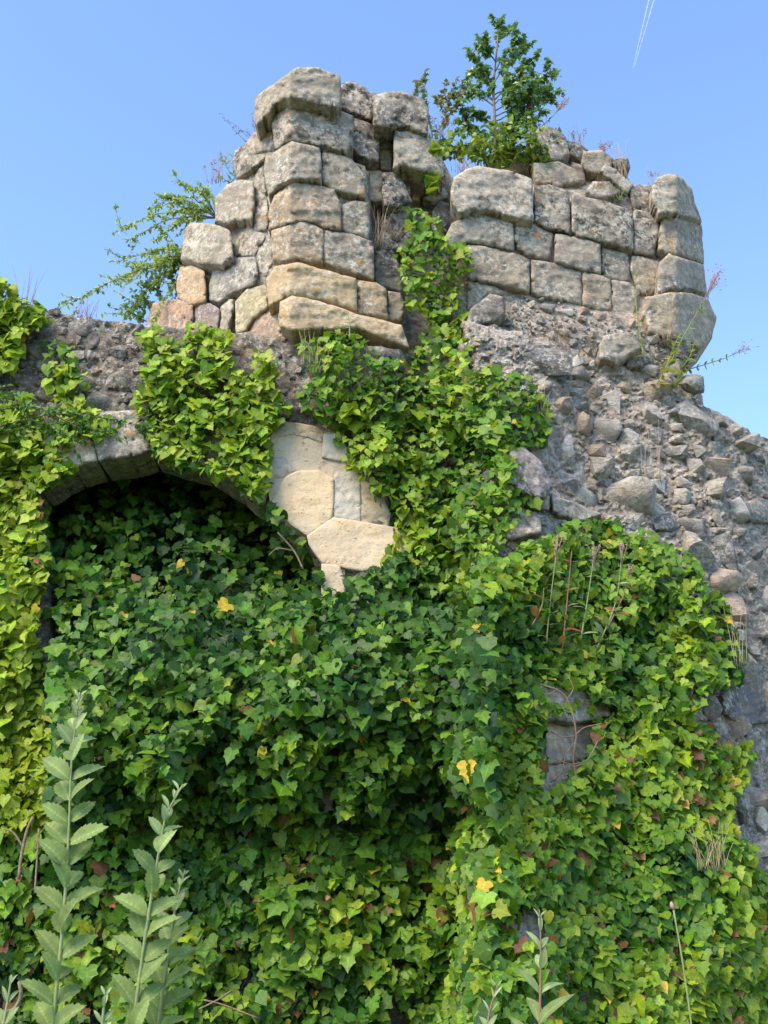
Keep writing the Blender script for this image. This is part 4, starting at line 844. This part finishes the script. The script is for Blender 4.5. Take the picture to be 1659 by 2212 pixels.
def shoot(label, path, Y, size, gap, narrow=False, name='shrub_shoot', top=.25, w=.0055):
    pts = spline(at([p[0] for p in path], [p[1] for p in path], np.full(len(path), Y)), 24); root = thing(name, label, 'shoot', pts[0], 'leafy shoots in the foreground'); base = WLOC[root.name]
    V, Fc = tube([(pts, np.linspace(w, w * .4, len(pts)))], 7); part('stem', V, Fc, M_STEM if not narrow else M_REDSTEM, root)
    seg = np.concatenate([[0], np.cumsum(np.linalg.norm(np.diff(pts, axis=0), axis=1))]); L = seg[-1]; s = .02; k = 0
    while s < L:
        f = s / L; q = np.array([np.interp(s, seg, pts[:, a]) for a in range(3)]); d = norm(pts[-1] - pts[0]); rem = (L - s)
        ss = size * min(1., top + rem / (size * 4.2)); ang = k * R(90) + random.gauss(0, .3) + .5
        for h in (0, math.pi):
            a = ang + h; side = np.array([math.cos(a), math.sin(a) * .75, 0.]); rise = .75 if rem > size * 1.5 else 1.5
            tip = norm(side + d * (rise + .3 + random.gauss(0, .2))); nr = norm(d * .75 - side * .2 + np.array([0, -.95, 0]) + RNG.normal(0, .15, 3)); nr = norm(nr - tip * (nr * tip).sum()); X = np.cross(tip, nr)
            o = bpy.data.objects.new('leaf', random.choice(LANCEM if narrow else TOOTH)); COL.objects.link(o); o.parent = root
            o.rotation_euler = Matrix(np.stack([X, tip, nr], -1).tolist()).to_euler(); o.location = q - base + tip * .004; z = ss * random.uniform(.85, 1.15); o.scale = (z * (.55 if rem < size else 1), z, z)
            g = random.uniform(.8, 1.15); pale = max(0, 1 - rem / (size * 3)); c = np.array((.185, .26, .085)) * (1 - pale) + np.array((.30, .38, .20)) * pale; o.color = (*(c * g), 1)
        s += gap * (.35 + .65 * min(1, rem / (size * 3))); k += 1
shoot('tallest toothed-leaf shoot standing in the foreground at the lower left', [(105,2300),(128,2080),(143,1900),(150,1760),(155,1640),(172,1495)], 3.1, .094, .057, top=.3)
shoot('second tall toothed-leaf shoot right of the tallest one', [(280,2300),(300,2120),(325,1950),(345,1830),(360,1760),(395,1695)], 3.1, .090, .055)
shoot('shorter toothed-leaf shoot with a curled pale tip right of the other two', [(330,2300),(355,2120),(372,2000),(385,1930),(400,1880)], 3.2, .084, .054)
shoot('low toothed-leaf shoot between the two tall ones at the bottom', [(215,2320),(222,2200),(228,2150)], 3.0, .10, .07)
shoot('small pale shoot tip at the bottom left corner', [(-10,2300),(10,2200),(25,2110)], 3.0, .085, .08)
shoot('slender narrow-leaved shoot standing before the pier at the bottom', [(1165,2300),(1167,2150),(1168,2040),(1165,1965)], 3.2, .10, .075, True, w=.004)
shoot('small narrow-leaved shoot left of the slender one at the bottom', [(1050,2300),(1055,2200),(1075,2128)], 3.2, .085, .07, True, w=.004)
root = thing('grass_stalk', 'single thin green grass stalk with an orange tip at the bottom right', 'grass stalk', at(1500, 2300, 4.0))
pts = spline(at([1505,1485,1470,1455], [2300,2150,2050,1965], np.full(4, 4.0)), 14); V, Fc = tube([(pts, .0032)], 5); part('stem', V, Fc, M_STEM, root)
V, Fc = tube([(np.array([pts[-1], pts[-1] + np.array([-.004, 0, .012]), pts[-1] + np.array([-.006, 0, .026])]), np.array([.004, .008, .003]))], 6); part('bud', V, Fc, M_PINK, root)

# ------------------------------------------------------------ vapour trail, far up
tr = thing('vapour_trail', 'thin white double aircraft vapour trail in the blue sky at the top right', 'vapour trail', at(1368, 145, 4000))
for dx in (-6, 7):
    a = at(1368 + dx * .15, 148, 4000); b = at(1413 + dx, -25, 4700); pts = np.linspace(a, b, 40) + RNG.normal(0, .25, (40, 3)); V, Fc = tube([(pts, np.linspace(1.0, 4.6, 40) * RNG.uniform(.93, 1.07, 40))], 8); part('streak', V, Fc, M_TRAIL, tr)
print('objects', len(bpy.data.objects))
